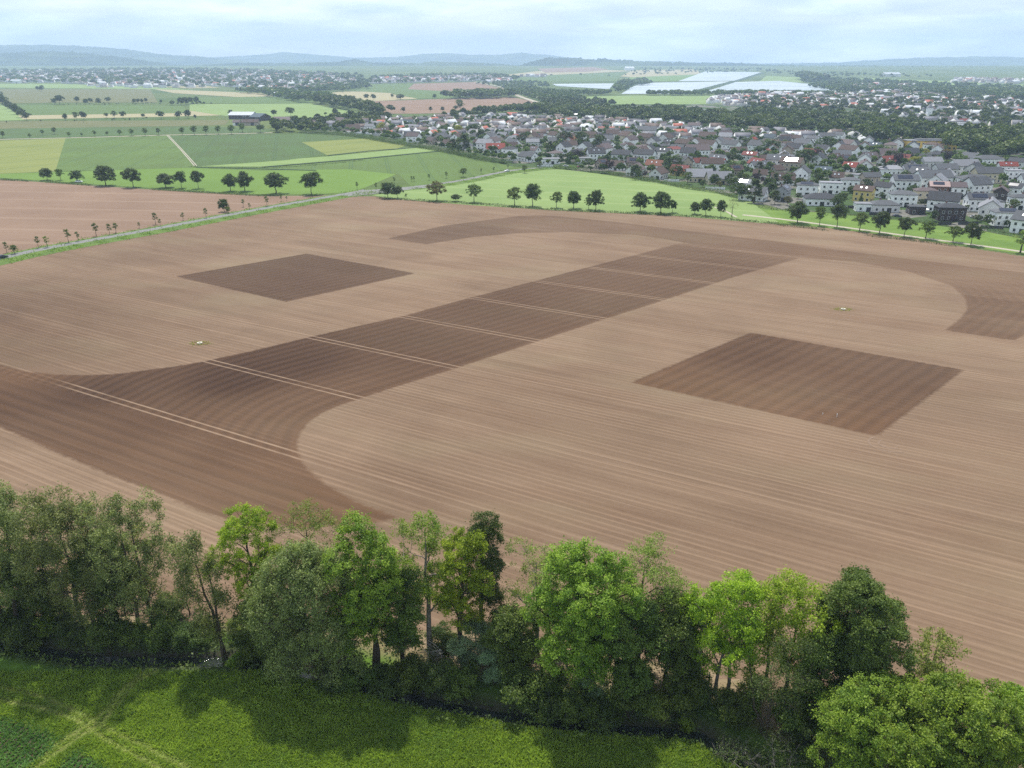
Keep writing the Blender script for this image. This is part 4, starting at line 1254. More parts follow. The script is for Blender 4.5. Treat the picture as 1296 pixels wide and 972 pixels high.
row([(-2, 126, 14), (4, 133, 14), (10, 138, 12), (15, 141, 10), (21, 145, 14), (27, 149, 12), (34, 153, 11)], 'round', 'in the slanting tree line at the left border', 'trees in the slanting line')
row([(48, 115, 6), (53, 116, 8), (347, 148, 9), (368, 147, 11), (292, 146, 7), (402.5, 148, 4), (412, 146, 4), (424, 146, 9), (442, 146, 7)], 'round', 'alone in the pale green fields by the farm', 'field trees by the farm')
row([(443, 126, 5), (448, 126, 5), (464, 127, 8), (473, 127, 8), (496.5, 124, 5), (507, 126, 7, 'round', 10), (550, 125, 6), (510.6, 142.6, 7), (545, 141, 6), (560, 141, 6), (577, 140.6, 7), (582.5, 141, 15, 'light', 11)], 'round', 'around the brown field behind the village', 'field trees behind the village')

#@@HOUSES
# ------------------------------------------------------------------ houses
WALLS = {'white': (.86, .86, .85), 'pale': (.66, .65, .63), 'cream': (.60, .52, .37), 'yellow': (.62, .49, .17), 'beige': (.42, .36, .28), 'brick': (.17, .085, .06), 'dark': (.065, .05, .048), 'grey': (.33, .34, .35)}
ROOFS = {'dark grey': (.042, .045, .053), 'grey': (.085, .09, .10), 'brown': (.075, .052, .046), 'red': (.20, .045, .035), 'orange': (.18, .075, .05), 'pale grey': (.20, .205, .225), 'mauve': (.10, .078, .08), 'dull red': (.15, .045, .04), 'blue-grey': (.075, .10, .12), 'pink': (.38, .28, .26)}


def roof_mat(name, c):
    k = 'roof_' + name
    if k in MC: return MC[k]
    T = NT(k)
    o = T.objc()
    n = T.noise(o, .8, 5, .65)
    wv = T.n('TexWave', Scale=1.6, Distortion=.5)
    wv.bands_direction = 'Z'
    T.set(wv.inputs['Vector'], o)
    f = T.math('ADD', T.math('MULTIPLY', n, .5), T.math('MULTIPLY', wv.outputs['Fac'], .25))
    r = T.n('ObjectInfo').outputs['Random']
    g_ = T.math('MULTIPLY', T.ramp(f, .2, .6, .72, 1.25), T.ramp(r, 0, 1, .85, 1.2))
    T.bsdf(T.mix(1.0, c, T.n('CombineColor', Red=g_, Green=g_, Blue=g_).outputs[0], 'MULTIPLY'), .75, .15, bump=wv.outputs['Fac'], bs=.4, bd=.05)
    MC[k] = T.m
    return T.m


WM = {k: plain('wall_' + k, v, .85, .08, .6) for k, v in WALLS.items()}
RM = {k: roof_mat(k, v) for k, v in ROOFS.items()}
M_white = plain('white_paint', (.75, .75, .74), .6, .04)
M_dark = plain('dark_metal', (.05, .052, .058), .5, .1, .5)
M_brickc = plain('chimney_brick', (.2, .11, .085), .9, .2)
T = NT('window_glass'); T.bsdf((.02, .025, .032), .08, .6); M_glass = T.m
T = NT('solar_glass'); T.bsdf((.012, .016, .035), .16, .6); M_solar = T.m
T = NT('skylight_glass'); T.bsdf((.35, .4, .46), .3, .6, metal=.1); M_sky = T.m
T = NT('mirror_glass'); T.bsdf((.9, .88, .84), .17, .9, metal=1.0); M_mirror = T.m

mb = MB(); mb.box(-.62, .62, -.03, .0, -.72, .72, 0)
mb.box(-.52, .52, -.045, -.034, -.62, .62, 1)
WIN = mb.mesh('window', [M_white, M_glass])
mb = MB(); mb.box(-1.1, 1.1, -.03, .0, -1.1, 1.1, 0); mb.box(-1.0, -.04, -.045, -.034, -1.02, 1.0, 1); mb.box(.04, 1.0, -.045, -.034, -1.02, 1.0, 1)
GDOOR = mb.mesh('glass_door', [M_dark, M_glass])
mb = MB(); mb.box(-.55, .55, -.04, .0, -1.05, 1.05, 0); mb.box(-.2, .2, -.05, -.042, -.2, .8, 1)
DOOR = mb.mesh('door', [M_dark, M_glass])
mb = MB(); mb.box(-.35, .35, -.35, .35, -1.2, .9, 0); mb.box(-.42, .42, -.42, .42, .9, 1.0, 1)
CHIM = mb.mesh('chimney', [M_brickc, M_dark])
mb = MB(); mb.box(-.5, .5, -.65, .65, .0, .10, 0); mb.box(-.42, .42, -.57, .57, .10, .12, 1)
SKYL = mb.mesh('skylight', [M_dark, M_sky])

HOUSES = []


def put(mesh_, name, parent, loc, rot):
    o = link(name, mesh_, parent); o.location = loc; o.rotation_euler = rot
    return o


def house(X, Y, Lx, Wy, eave, kind, rz, wall, roof, pitch=38, storeys=2, detail=2, extra='', z=0.0):
    """ridge along local x; Lx long, Wy deep; -y is the garden side"""
    e = empty('house', (X, Y, zland(Y) + z), rz)
    hx, hy = Lx / 2, Wy / 2
    wm_, rm_ = WM[wall], RM[roof]
    rise = hy * math.tan(R(pitch))
    m = MB()
    if kind == 'gable':
        prof = [(-hy, -.6), (hy, -.6), (hy, eave), (0, eave + rise), (-hy, eave)]
        b = len(m.v)
        n = 5
        m.v += [(-hx, y, z_) for y, z_ in prof] + [(hx, y, z_) for y, z_ in prof]
        m.f.append(tuple(reversed(range(5)))); m.m.append(0); m.f.append(tuple(range(5, 10))); m.m.append(0)
        for i in range(5):
            j = (i + 1) % 5
            m.f.append((i, j, 5 + j, 5 + i)); m.m.append(0)
    else:
        m.box(-hx, hx, -hy, hy, -.6, eave, 0)
    m.obj('wall', wm_, e)
    r = MB()
    ov, th = .55, .22
    if kind == 'gable':
        sl = math.tan(R(pitch))
        for s_ in (-1, 1):
            y0, z0 = s_ * (hy + ov), eave - ov * sl + .03
            y1, z1 = 0, eave + rise + .03
            x0, x1 = -hx - ov, hx + ov
            pts = [(x0, y0, z0), (x1, y0, z0), (x1, y1, z1), (x0, y1, z1)]
            up = [(a_, b_, c_ + th / math.cos(R(pitch))) for a_, b_, c_ in pts]
            if s_ > 0: pts, up = pts[::-1], up[::-1]
            r.hexa(pts + up, 0)
    elif kind == 'hip':
        x0, y0 = hx + ov, hy + ov
        rl = max(.0, hx - hy * .95)
        zt = eave + (hy + ov) * math.tan(R(pitch))
        b0 = [(-x0, -y0, eave), (x0, -y0, eave), (x0, y0, eave), (-x0, y0, eave)]
        b1 = [(p[0], p[1], eave + .2) for p in b0]
        r.poly(b0[::-1])
        for i in range(4): r.poly([b0[i], b0[(i + 1) % 4], b1[(i + 1) % 4], b1[i]])
        A, B = (-rl - .02, 0, zt), (rl + .02, 0, zt)
        r.poly([b1[0], b1[1], B, A]); r.poly([b1[2], b1[3], A, B]); r.poly([b1[1], b1[2], B]); r.poly([b1[3], b1[0], A])
    else:
        r.box(-hx - .25, hx + .25, -hy - .25, hy + .25, eave + .003, eave + .35, 0)
        r.box(-hx + .15, hx - .15, -hy + .15, hy - .15, eave + .36, eave + .42, 0)
    ro = r.obj('roof', rm_, e)
    if kind != 'flat':
        zc = eave + rise if kind == 'gable' else eave + hy * math.tan(R(pitch))
        if detail: put(CHIM, 'chimney', ro, (random.choice([-1, 1]) * hx * .3, hy * .25, zc - hy * .25 * math.tan(R(pitch)) + .5), (0, 0, 0))
    if detail >= 2 and kind != 'flat':
        tz = lambda y: eave + (hy - abs(y)) * math.tan(R(pitch)) + (th / math.cos(R(pitch)) + .03 if kind == 'gable' else .2 + ov * math.tan(R(pitch)) )
        if extra == 'solar' or (extra == '' and random.random() < .12):
            s_ = MB(); s_.box(-hx * .72, hx * .5, -hy * .36, hy * .36, .06, .14)
            put(s_.mesh('solar_panel', M_solar), 'solar_panel', ro, (0, -hy * .5, tz(hy * .5)), (R(pitch), 0, 0))
        elif extra == 'mirror':
            s_ = MB(); s_.box(-hx * .6, hx * .6, -hy * .36, hy * .36, .06, .14)
            put(s_.mesh('solar_panel', M_mirror), 'solar_panel', ro, (0, -hy * .55, tz(hy * .55)), (R(pitch), 0, 0))
        elif random.random() < .35 and kind == 'gable':
            for k in (-.3, .28): put(SKYL, 'skylight', ro, (k * hx, -hy * .5, tz(hy * .5) + .02), (R(pitch), 0, 0))
    # windows on the sides that look towards the camera, then the others
    if detail:
        faces = [((0, -1), Lx, hy, 0), ((1, 0), Wy, hx, R(90)), ((0, 1), Lx, hy, R(180)), ((-1, 0), Wy, hx, R(-90))]
        ca_, sa_ = math.cos(rz), math.sin(rz)
        vis = []
        for (nx_, ny_), ln, dist, ra_ in faces:
            wx, wy = nx_ * ca_ - ny_ * sa_, nx_ * sa_ + ny_ * ca_
            d_ = -(wx * X + wy * Y) / math.hypot(X, Y)
            vis.append((d_, nx_, ny_, ln, dist, ra_))
        vis.sort(reverse=True)
        for vi, (d_, nx_, ny_, ln, dist, ra_) in enumerate(vis):
            if d_ < .15 and not (detail >= 3 and vi < 3): continue
            if detail == 1 and vi > 0: continue
            nwin = max(1, int(ln / (3.0 if detail >= 2 else 4.5)))
            for st_ in range(storeys if eave > 3.6 or st_single(eave) else 1):
                zz_ = 1.45 + st_ * 2.75
                if zz_ > eave - .5 and not (kind == 'gable' and nx_ != 0): continue
                nn_ = nwin if zz_ < eave - .5 else max(1, nwin // 2)
                for k in range(nn_):
                    t_ = (k + .5) / nn_ - .5
                    if zz_ > eave - .5: t_ *= .5
                    along = t_ * ln * .92
                    sx_, sy_ = -ny_, nx_
                    lx_, ly_ = nx_ * (dist + .004) + sx_ * along, ny_ * (dist + .004) + sy_ * along
                    gd = st_ == 0 and (k == nn_ // 2) and detail >= 2 and vi == 0
                    me_ = GDOOR if gd else WIN
                    put(me_, 'glass_door' if gd else 'window', e, (lx_, ly_, 1.2 if gd else zz_), (0, 0, ra_))
        _, nx_, ny_, ln, dist, ra_ = vis[1]
        if detail >= 2: put(DOOR, 'door', e, (nx_ * (dist + .006) - ny_ * ln * -.42, ny_ * (dist + .006) + nx_ * ln * -.42, 1.05), (0, 0, ra_))
    HOUSES.append((X, Y, max(Lx, Wy)))
    return e


def st_single(e_): return e_ > 5


# look words come from the walls and the roof; (x, y, width px, shape, turn in degrees, walls, roof, storeys, extra)
Z_NEW = 'in the new estate'
Z_MID = 'near the bright meadow edge'
Z_MB = 'in the village middle'
Z_BACK = 'beside the village wood'
Z_LEFT = 'at the village left end'
Z_LM = 'behind the road end at the bungalow'
HL = {
    Z_NEW: [(992, 255, 24, 'gable', 60, 'grey', 'grey', 2, ''), (992, 235, 32, 'gable', -8, 'white', 'brown', 1, 'sky'), (1023, 249, 30, 'hip', -15, 'white', 'grey', 2, ''), (1042, 261, 46, 'hip', -8, 'white', 'dark grey', 1, ''),
            (1052, 246, 30, 'flat', -10, 'white', 'pale grey', 2, ''), (1077, 242, 26, 'hip', -15, 'white', 'grey', 2, ''), (1102, 237, 24, 'gable', 8, 'beige', 'grey', 2, ''), (1095, 256, 28, 'gable', -38, 'yellow', 'brown', 2, 'sky'),
            (1120, 251, 24, 'gable', -50, 'white', 'dark grey', 2, 'sky'), (1095, 268, 24, 'flat', -8, 'white', 'pale grey', 1, ''), (1122, 269, 38, 'hip', -8, 'pale', 'grey', 1, ''), (1145, 262, 36, 'hip', -10, 'white', 'grey', 2, ''),
            (1173, 257, 30, 'hip', -8, 'cream', 'mauve', 2, ''), (1189, 250, 26, 'gable', -12, 'brick', 'pink', 2, 'solar'), (1184, 238, 46, 'gable', 4, 'white', 'grey', 2, ''), (1147, 242, 34, 'gable', -6, 'white', 'grey', 2, 'solar'),
            (1205, 280, 38, 'hip', -8, 'dark', 'dark grey', 2, ''), (1241, 268, 34, 'gable', -6, 'white', 'grey', 2, ''), (1268, 257, 22, 'gable', 55, 'dark', 'mauve', 2, ''), (1286, 252, 22, 'gable', -50, 'white', 'dark grey', 2, 'solar'),
            (1277, 287, 38, 'hip', -6, 'white', 'grey', 2, ''), (1237, 241, 42, 'hip', -4, 'white', 'grey', 2, ''), (1253, 213, 36, 'hip', 0, 'white', 'grey', 2, ''), (1223, 222, 38, 'gable', 8, 'white', 'pale grey', 2, ''),
            (1198, 226, 30, 'gable', 4, 'pale', 'grey', 2, ''), (1180, 216, 26, 'gable', 4, 'pale', 'pale grey', 2, ''), (1276, 222, 24, 'gable', -10, 'white', 'red', 2, 'none'), (1289, 216, 22, 'gable', -50, 'pale', 'dark grey', 2, ''),
            (1285, 229, 24, 'flat', -6, 'white', 'pale grey', 2, ''), (1252, 232, 34, 'gable', -2, 'cream', 'grey', 2, ''), (1130, 227, 34, 'hip', 2, 'white', 'pale grey', 2, ''), (1159, 228, 32, 'gable', 2, 'pale', 'grey', 2, ''),
            (1262, 265, 16, 'flat', -8, 'white', 'grey', 1, ''), (1292, 266, 26, 'hip', -8, 'white', 'grey', 2, ''), (1162, 272, 16, 'flat', -8, 'dark', 'grey', 1, ''), (1316, 283, 30, 'hip', -6, 'white', 'grey', 2, ''), (1308, 240, 30, 'gable', -6, 'white', 'grey', 2, ''),
            (1213, 251, 20, 'gable', -10, 'white', 'mauve', 2, ''), (1090, 229, 22, 'flat', 10, 'white', 'pale grey', 1, '')],
    Z_MID: [(782, 216, 24, 'gable', -35, 'white', 'brown', 1, 'none'), (804, 212, 22, 'gable', -5, 'beige', 'mauve', 1, ''), (830, 216, 28, 'gable', -32, 'white', 'orange', 1, 'sky'), (817, 206, 32, 'gable', -30, 'white', 'dark grey', 2, 'none'),
            (840, 202, 24, 'gable', -35, 'white', 'dark grey', 2, 'none'), (862, 223, 28, 'gable', -35, 'yellow', 'dull red', 1, 'none'), (886, 231, 34, 'gable', 0, 'cream', 'pale grey', 1, 'sky'), (911, 234, 32, 'gable', 0, 'cream', 'pale grey', 1, 'sky'),
            (883, 200, 32, 'gable', 4, 'white', 'mauve', 2, ''), (912, 199, 22, 'hip', 10, 'beige', 'mauve', 1, ''), (886, 212, 22, 'gable', 20, 'pale', 'dull red', 1, ''), (909, 213, 24, 'gable', -45, 'white', 'red', 1, 'none'), (943, 240, 19, 'gable', 2, 'white', 'pale grey', 1, 'mirror'),
            (870, 210, 18, 'gable', -40, 'pale', 'grey', 1, 'none'), (950, 207, 22, 'gable', -40, 'pale', 'dull red', 2, 'none'), (972, 209, 24, 'gable', 6, 'beige', 'brown', 1, 'sky'), (1004, 217, 30, 'gable', 5, 'beige', 'brown', 2, 'mirror'), (762, 214, 18, 'gable', 40, 'beige', 'brown', 1, ''),
            (1036, 209, 22, 'gable', -8, 'beige', 'brown', 1, 'sky'), (1057, 206, 20, 'gable', 30, 'pale', 'brown', 1, ''), (1078, 218, 20, 'gable', -45, 'white', 'red', 1, 'none'), (1043, 224, 24, 'gable', -30, 'pale', 'blue-grey', 1, 'none'), (932, 222, 20, 'gable', 20, 'beige', 'brown', 1, ''),
            (963, 228, 20, 'gable', -20, 'pale', 'brown', 1, 'sky'), (984, 222, 18, 'gable', 30, 'beige', 'brown', 1, ''), (1060, 232, 20, 'gable', -20, 'pale', 'brown', 1, '')],
    Z_MB: [(815, 194, 34, 'hip', 4, 'cream', 'mauve', 1, ''), (763, 187, 20, 'flat', -20, 'white', 'pale grey', 2, ''), (794, 189, 20, 'hip', -10, 'pale', 'mauve', 1, ''), (780, 173, 17, 'gable', -50, 'white', 'dark grey', 1, 'none'), (798, 173, 17, 'gable', -50, 'white', 'grey', 1, 'none'),
           (820, 173, 26, 'gable', -10, 'white', 'grey', 2, 'none'), (757, 166, 17, 'gable', -50, 'white', 'grey', 1, 'none'), (848, 186, 18, 'gable', -40, 'white', 'dark grey', 1, 'none'), (897, 178, 26, 'gable', -30, 'pale', 'brown', 1, ''), (918, 176, 24, 'gable', 25, 'beige', 'mauve', 1, ''), (878, 184, 18, 'gable', -45, 'white', 'brown', 1, ''),
           (975, 179, 18, 'gable', -42, 'pale', 'blue-grey', 1, 'none'), (995, 180, 18, 'gable', 10, 'white', 'brown', 1, ''), (1009, 180, 16, 'gable', -50, 'white', 'brown', 1, 'none'), (1022, 176, 13, 'gable', -60, 'white', 'brown', 2, 'none'), (1030, 184, 16, 'gable', -50, 'white', 'grey', 2, 'none'), (1047, 181, 20, 'gable', 0, 'white', 'grey', 2, ''),
           (1062, 179, 18, 'gable', -45, 'white', 'grey', 2, 'none'), (954, 183, 12, 'gable', 50, 'pale', 'red', 1, 'none'), (1109, 190, 18, 'gable', -45, 'white', 'blue-grey', 1, 'none'), (1101, 205, 24, 'gable', 15, 'beige', 'mauve', 1, ''), (1124, 201, 24, 'gable', 0, 'beige', 'mauve', 1, ''), (1146, 207, 16, 'gable', -45, 'pale', 'dull red', 1, 'none'),
           (1173, 207, 16, 'gable', -60, 'white', 'dark grey', 1, 'none'), (1191, 202, 28, 'hip', -8, 'beige', 'dark grey', 1, ''), (1153, 199, 22, 'gable', -8, 'beige', 'dark grey', 1, 'none'), (1128, 179, 18, 'gable', -20, 'white', 'brown', 1, ''), (1234, 191, 10, 'flat', 0, 'white', 'pale grey', 2, ''), (1070, 208, 18, 'gable', 30, 'beige', 'brown', 1, ''),
           (1153, 176, 18, 'flat', 0, 'pale', 'pale grey', 1, '')],
    Z_BACK: [(838, 162, 17, 'gable', -40, 'white', 'mauve', 1, ''), (879, 166, 18, 'gable', -20, 'white', 'mauve', 2, ''), (903, 166, 20, 'flat', 5, 'white', 'pale grey', 1, ''), (731, 152, 11, 'gable', -20, 'white', 'pale grey', 2, ''), (647, 163, 15, 'gable', -50, 'cream', 'orange', 2, 'none'), (664, 159, 15, 'gable', -30, 'white', 'grey', 2, ''),
             (720, 168, 18, 'gable', -50, 'white', 'mauve', 2, ''), (702, 163, 20, 'hip', 0, 'cream', 'brown', 1, ''), (684, 168, 20, 'gable', -30, 'white', 'grey', 1, 'none'), (582, 159, 16, 'gable', -50, 'white', 'brown', 1, ''), (600, 157, 16, 'flat', 0, 'white', 'pale grey', 1, ''), (616, 155, 14, 'gable', 20, 'white', 'pale grey', 1, ''),
             (632, 156, 14, 'flat', 0, 'white', 'pale grey', 1, ''), (767, 163, 13, 'gable', -50, 'white', 'brown', 1, ''), (1174, 152, 7, 'gable', 0, 'white', 'pale grey', 4, 'none'), (1192, 142, 12, 'gable', 10, 'white', 'pale grey', 2, ''), (1222, 158, 14, 'gable', 0, 'cream', 'red', 1, 'none'), (1236, 156, 16, 'gable', 10, 'white', 'mauve', 2, ''), (1240, 166, 14, 'gable', -20, 'white', 'grey', 2, ''),
             (1287, 153, 20, 'flat', 0, 'white', 'pale grey', 1, ''), (1270, 160, 22, 'gable', 0, 'pale', 'mauve', 1, ''), (1180, 158, 14, 'gable', 20, 'white', 'grey', 1, ''), (1200, 155, 14, 'gable', -20, 'white', 'mauve', 1, '')],
    Z_LM: [(627, 194, 26, 'gable', 5, 'white', 'red', 1, 'sky'), (674, 189, 18, 'gable', 5, 'pale', 'pale grey', 2, ''), (677, 196, 17, 'gable', -52, 'white', 'mauve', 1, 'none'), (657, 201, 20, 'flat', 5, 'white', 'pale grey', 1, ''), (696, 208, 28, 'flat', 4, 'white', 'pale grey', 1, ''), (630, 184, 16, 'gable', -50, 'beige', 'grey', 2, 'none'),
           (636, 176, 16, 'gable', -30, 'beige', 'pale grey', 1, ''), (703, 189, 26, 'hip', -5, 'beige', 'mauve', 1, ''), (680, 178, 16, 'gable', 5, 'pale', 'mauve', 1, ''), (722, 177, 16, 'flat', 0, 'white', 'pale grey', 2, ''), (605, 186, 13, 'gable', -50, 'white', 'brown', 1, 'none'), (648, 190, 16, 'gable', 10, 'beige', 'brown', 1, ''), (738, 207, 20, 'flat', 8, 'pale', 'pale grey', 1, '')],
    Z_LEFT: [(521, 177, 22, 'gable', -8, 'beige', 'dark grey', 1, 'none'), (546, 183, 15, 'gable', -45, 'beige', 'mauve', 1, 'none'), (569, 187, 20, 'gable', -20, 'white', 'brown', 1, ''), (468, 167, 14, 'gable', -20, 'white', 'pale grey', 2, 'none'), (446, 167, 20, 'gable', 10, 'beige', 'brown', 1, ''), (429, 160, 22, 'gable', 0, 'pale', 'mauve', 2, ''),
             (558, 164, 14, 'gable', -50, 'white', 'mauve', 2, 'none'), (513, 161, 20, 'gable', 0, 'pale', 'blue-grey', 1, ''), (534, 163, 15, 'gable', -30, 'white', 'brown', 1, ''), (403, 160, 16, 'gable', 0, 'pale', 'mauve', 1, ''), (485, 170, 16, 'gable', 20, 'beige', 'brown', 1, ''), (497, 160, 14, 'gable', -20, 'beige', 'brown', 1, ''),
             (590, 171, 15, 'gable', -30, 'beige', 'brown', 1, '')],
}
WW = {'white': 'white', 'pale': 'pale grey', 'cream': 'cream', 'yellow': 'yellow', 'beige': 'beige', 'brick': 'brick', 'dark': 'dark brown', 'grey': 'grey'}
for zone, items in HL.items():
    for (x, y, wpx, kind, rot, wall, roof, st_, extra) in items:
        X, Y = W(x, y)
        wm_ = wpx * depth(X, Y, 3) / FPX
        a_ = R(rot)
        if st_ == 4:
            e = house(X, Y, 6, 6, 16, 'hip', 0, wall, roof, 55, 4, 1, 'none')
            e.name = 'church_tower'; tag(e, 'slim white church tower with a small roof rising beyond the wooded park', 'church tower'); continue
        ratio = .62 if kind != 'flat' else .6
        # apparent width of a turned rectangle
        asp = abs(math.cos(a_)) + ratio * abs(math.sin(a_))
        Lx = max(7.5, min(24, wm_ * .93 / asp)); Wy = min(11.5, max(6.5, Lx * ratio))
        ev = {1: 3.7, 2: 6.3}[st_]
        pt = {'gable': 40 if st_ == 1 else 33, 'hip': 22 if st_ == 2 else 24, 'flat': 0}[kind]
        if extra == 'mirror':
            cv = np.array([-X, -Y, CAMH - 5.0]); cv /= np.linalg.norm(cv)
            hv = cv + np.array([math.sin(SUN_AZ) * math.cos(SUN_EL), math.cos(SUN_AZ) * math.cos(SUN_EL), math.sin(SUN_EL)]); hv /= np.linalg.norm(hv)
            pt, a_ = math.degrees(math.acos(hv[2])), math.atan2(hv[0], -hv[1])
        Dm = math.hypot(X, Y)
        e = house(X, Y + Wy * .5, Lx, Wy, ev, kind, a_ + random.uniform(-.04, .04) * (extra != 'mirror'), wall, roof, pt, 2, 2, extra)
        tag(e, cat='house', group='houses of the village')
        rf = {'gable': 'gabled', 'hip': 'hipped', 'flat': 'flat'}[kind]
        look = f'{WW[wall]} house under {rf} {roof} roof' if extra != 'mirror' else f'{WW[wall]} house with dazzling roof panel'
        later(e, look, zone, x)

# the yellow school, the farm
X, Y = W(1179, 191)
e = empty('school', (X, Y + 6, 0), R(-4))
m = MB(); m.box(-21, 21, -6, 6, 0, 8.2); m.obj('wall', plain('wall_school', (.72, .5, .1), .8, .05), e)
m = MB(); m.box(-21.5, 21.5, -6.5, 6.5, 8.2, 8.7); m.box(-12, 10, -3.5, 4, 8.71, 9.6); m.obj('roof', RM['pale grey'], e)
for st_ in (0, 1):
    for k in range(11): put(WIN, 'window', e, (-19 + k * 3.8, -6.01, 2.3 + st_ * 3.7), (0, 0, 0)).scale = (1.7, 1, 1.2)
for k in range(3): put(WIN, 'window', e, (21.01, -4 + k * 4, 5.5), (0, 0, R(90)))
tag(e, 'long flat-roofed yellow school building among dark trees', 'school')


def barn(x, y, wpx, deep, ev, rise_, wall, roof, label, rot=0.0):
    X, Y = W(x, y)
    L_ = wpx * depth(X, Y) / FPX
    e = empty('barn', (X, Y + deep / 2, zland(Y)), R(rot))
    m = MB()
    hx, hy = L_ / 2, deep / 2
    m.v += [(-hx, q[0], q[1]) for q in [(-hy, 0), (hy, 0), (hy, ev), (0, ev + rise_), (-hy, ev)]] + [(hx, q[0], q[1]) for q in [(-hy, 0), (hy, 0), (hy, ev), (0, ev + rise_), (-hy, ev)]]
    m.f += [(4, 3, 2, 1, 0), (5, 6, 7, 8, 9)] + [(i, (i + 1) % 5, 5 + (i + 1) % 5, 5 + i) for i in range(5)]; m.m += [0] * 7
    m.obj('wall', wall, e)
    r = MB()
    sl_ = rise_ / hy
    for s_ in (-1, 1):
        y0, z0 = s_ * (hy + .8), ev - .8 * sl_ + .04
        p = [(-hx - .8, y0, z0), (hx + .8, y0, z0), (hx + .8, 0, ev + rise_ + .04), (-hx - .8, 0, ev + rise_ + .04)]
        u_ = [(a, b, c + .25) for a, b, c in p]
        if s_ > 0: p, u_ = p[::-1], u_[::-1]
        r.hexa(p + u_, 0)
    r.obj('roof', roof, e)
    g_ = MB(); g_.box(-2.4, 2.4, -.06, 0, 0, 4); g_.box(-2.2, 2.2, -.08, -.062, .15, 3.8, 1)
    put(g_.mesh('door', [M_white, M_dark]), 'door', e, (hx * .35, -hy - .01, 0), (0, 0, 0))
    tag(e, label, 'barn')
    HOUSES.append((X, Y, L_))
    return e


M_tin = plain('roof_tin', (.36, .39, .43), .6, .1, .3, .3)
barn(305, 151, 30, 22, 5.5, 3.6, WM['dark'], M_tin, 'big dark barn with pale metal roof of the farm in green fields', -4)
barn(327, 153, 18, 20, 5, 4, WM['dark'], RM['blue-grey'], 'dark open shed against the right end of the big barn', -30)
barn(299, 159, 8, 9, 4, 2.4, WM['white'], RM['mauve'], 'small white farmhouse below the big barn')
barn(316, 159, 20, 12, 4, 3, WM['beige'], RM['brown'], 'low brown stable below the big barn')
barn(358, 158, 26, 18, 6, 3, WM['pale'], RM['mauve'], 'long grey-roofed shed among trees right of the farm')
barn(575, 150, 22, 16, 5, 2, WM['pale'], RM['pale grey'], 'pale long shed at the far edge of the village')
barn(797, 89.2, 11, 60, 14, 8, WM['white'], M_tin, 'white hall alone on the far rise before the wooded ridge')
barn(350, 122.5, 7, 16, 7, 3, WM['white'], M_tin, 'lone white shed in the far green fields')
barn(19, 105.5, 12, 26, 9, 4, WM['white'], M_tin, 'long white shed before the far town on the left')
barn(1130, 97, 20, 60, 12, 6, WM['pale'], M_tin, 'very long pale hall in the far plain on the right')

# ---- the rest of the village, in streets
from itertools import product
VP = [W(*p) for p in [(395, 163), (440, 168), (500, 178), (560, 188), (605, 196), (650, 206), (700, 209), (760, 217), (800, 222), (860, 232), (910, 240), (960, 256), (1000, 262), (1060, 266), (1140, 274), (1200, 280), (1296, 297), (1400, 308), (1400, 216), (1296, 212), (1240, 207), (1200, 196), (1150, 172), (1060, 172), (960, 170), (900, 163), (800, 157), (740, 152), (640, 150), (560, 152), (450, 155)]]
VX = [p[0] for p in VP]; VY = [p[1] for p in VP]
cand = []
g = np.random.default_rng(21)
for k, yy in enumerate(np.arange(min(VY), max(VY), 25.0)):
    xx = -400.0
    while xx < 620:
        xx += g.uniform(15, 21)
        cand.append((xx, yy + 12 * math.sin(xx / 120 + 1) + g.normal() * 1.8 + xx * -.12 + (6 if int(xx) % 2 else -3), k))
cx = np.array([c[0] for c in cand]); cy = np.array([c[1] for c in cand])
okc = inside(cx, cy, VP)
nfar = []
cnt = 0
cand = sorted([c for c, o_ in zip(cand, okc) if o_], key=lambda c: math.hypot(c[0], c[1]))
MAXH = 296
proc = []
for X, Y, k in cand:
    if any(abs(X - hx_) < 10 + l_ * .4 and abs(Y - hy_) < 14 for hx_, hy_, l_ in HOUSES): continue
    if random.random() < .10: continue
    wall = random.choices(['white', 'pale', 'cream', 'beige'], [.74, .12, .06, .08])[0]
    roof = random.choices(['dark grey', 'grey', 'brown', 'mauve', 'red', 'orange', 'dull red', 'pale grey'], [.24, .22, .28, .12, .012, .018, .05, .06])[0]
    kind = random.choices(['gable', 'hip', 'flat'], [.84, .1, .06])[0]
    rot = random.choice([-28, 10, 55, 62, -60, -5, -50, -48, 66]) + random.uniform(-6, 6)
    newe = X > 150 and Y < 560
    if newe:
        wall = random.choice(['white', 'white', 'white', 'pale']); roof = random.choice(['grey', 'dark grey', 'grey', 'pale grey'])
    if len(HOUSES) < MAXH:
        st_ = random.random() < (.9 if newe else .5)
        Lx, Wy = random.uniform(10, 15), random.uniform(8, 10)
        d_ = 2 if Y < 650 else 1
        e = house(X, Y, Lx, Wy, 6.2 if st_ else 3.9, kind, R(rot), wall, roof, {'gable': 36, 'hip': 22, 'flat': 0}[kind], 2, d_, '')
        tag(e, cat='house', group='houses of the village')
        band = int((Y - 380) / 110)
        band = max(0, min(band, 6))
        zone = ['in nearest village streets', 'in second street belt', 'in third street belt', 'in fourth street belt', 'in fifth street belt', 'in sixth street belt', 'in farthest street belt'][band]
        half_ = 'at right' if X > 150 else 'at left'
        proc.append((e, '', '', 0))
        later(e, f'{WW[wall]} {({"gable": "gabled", "hip": "hipped", "flat": "flat"})[kind]} house, {roof} roof,', zone + ' ' + half_, X / Y)
    else:
        nfar.append((X, Y, 0))
print('houses', len(HOUSES), 'left over', len(nfar))


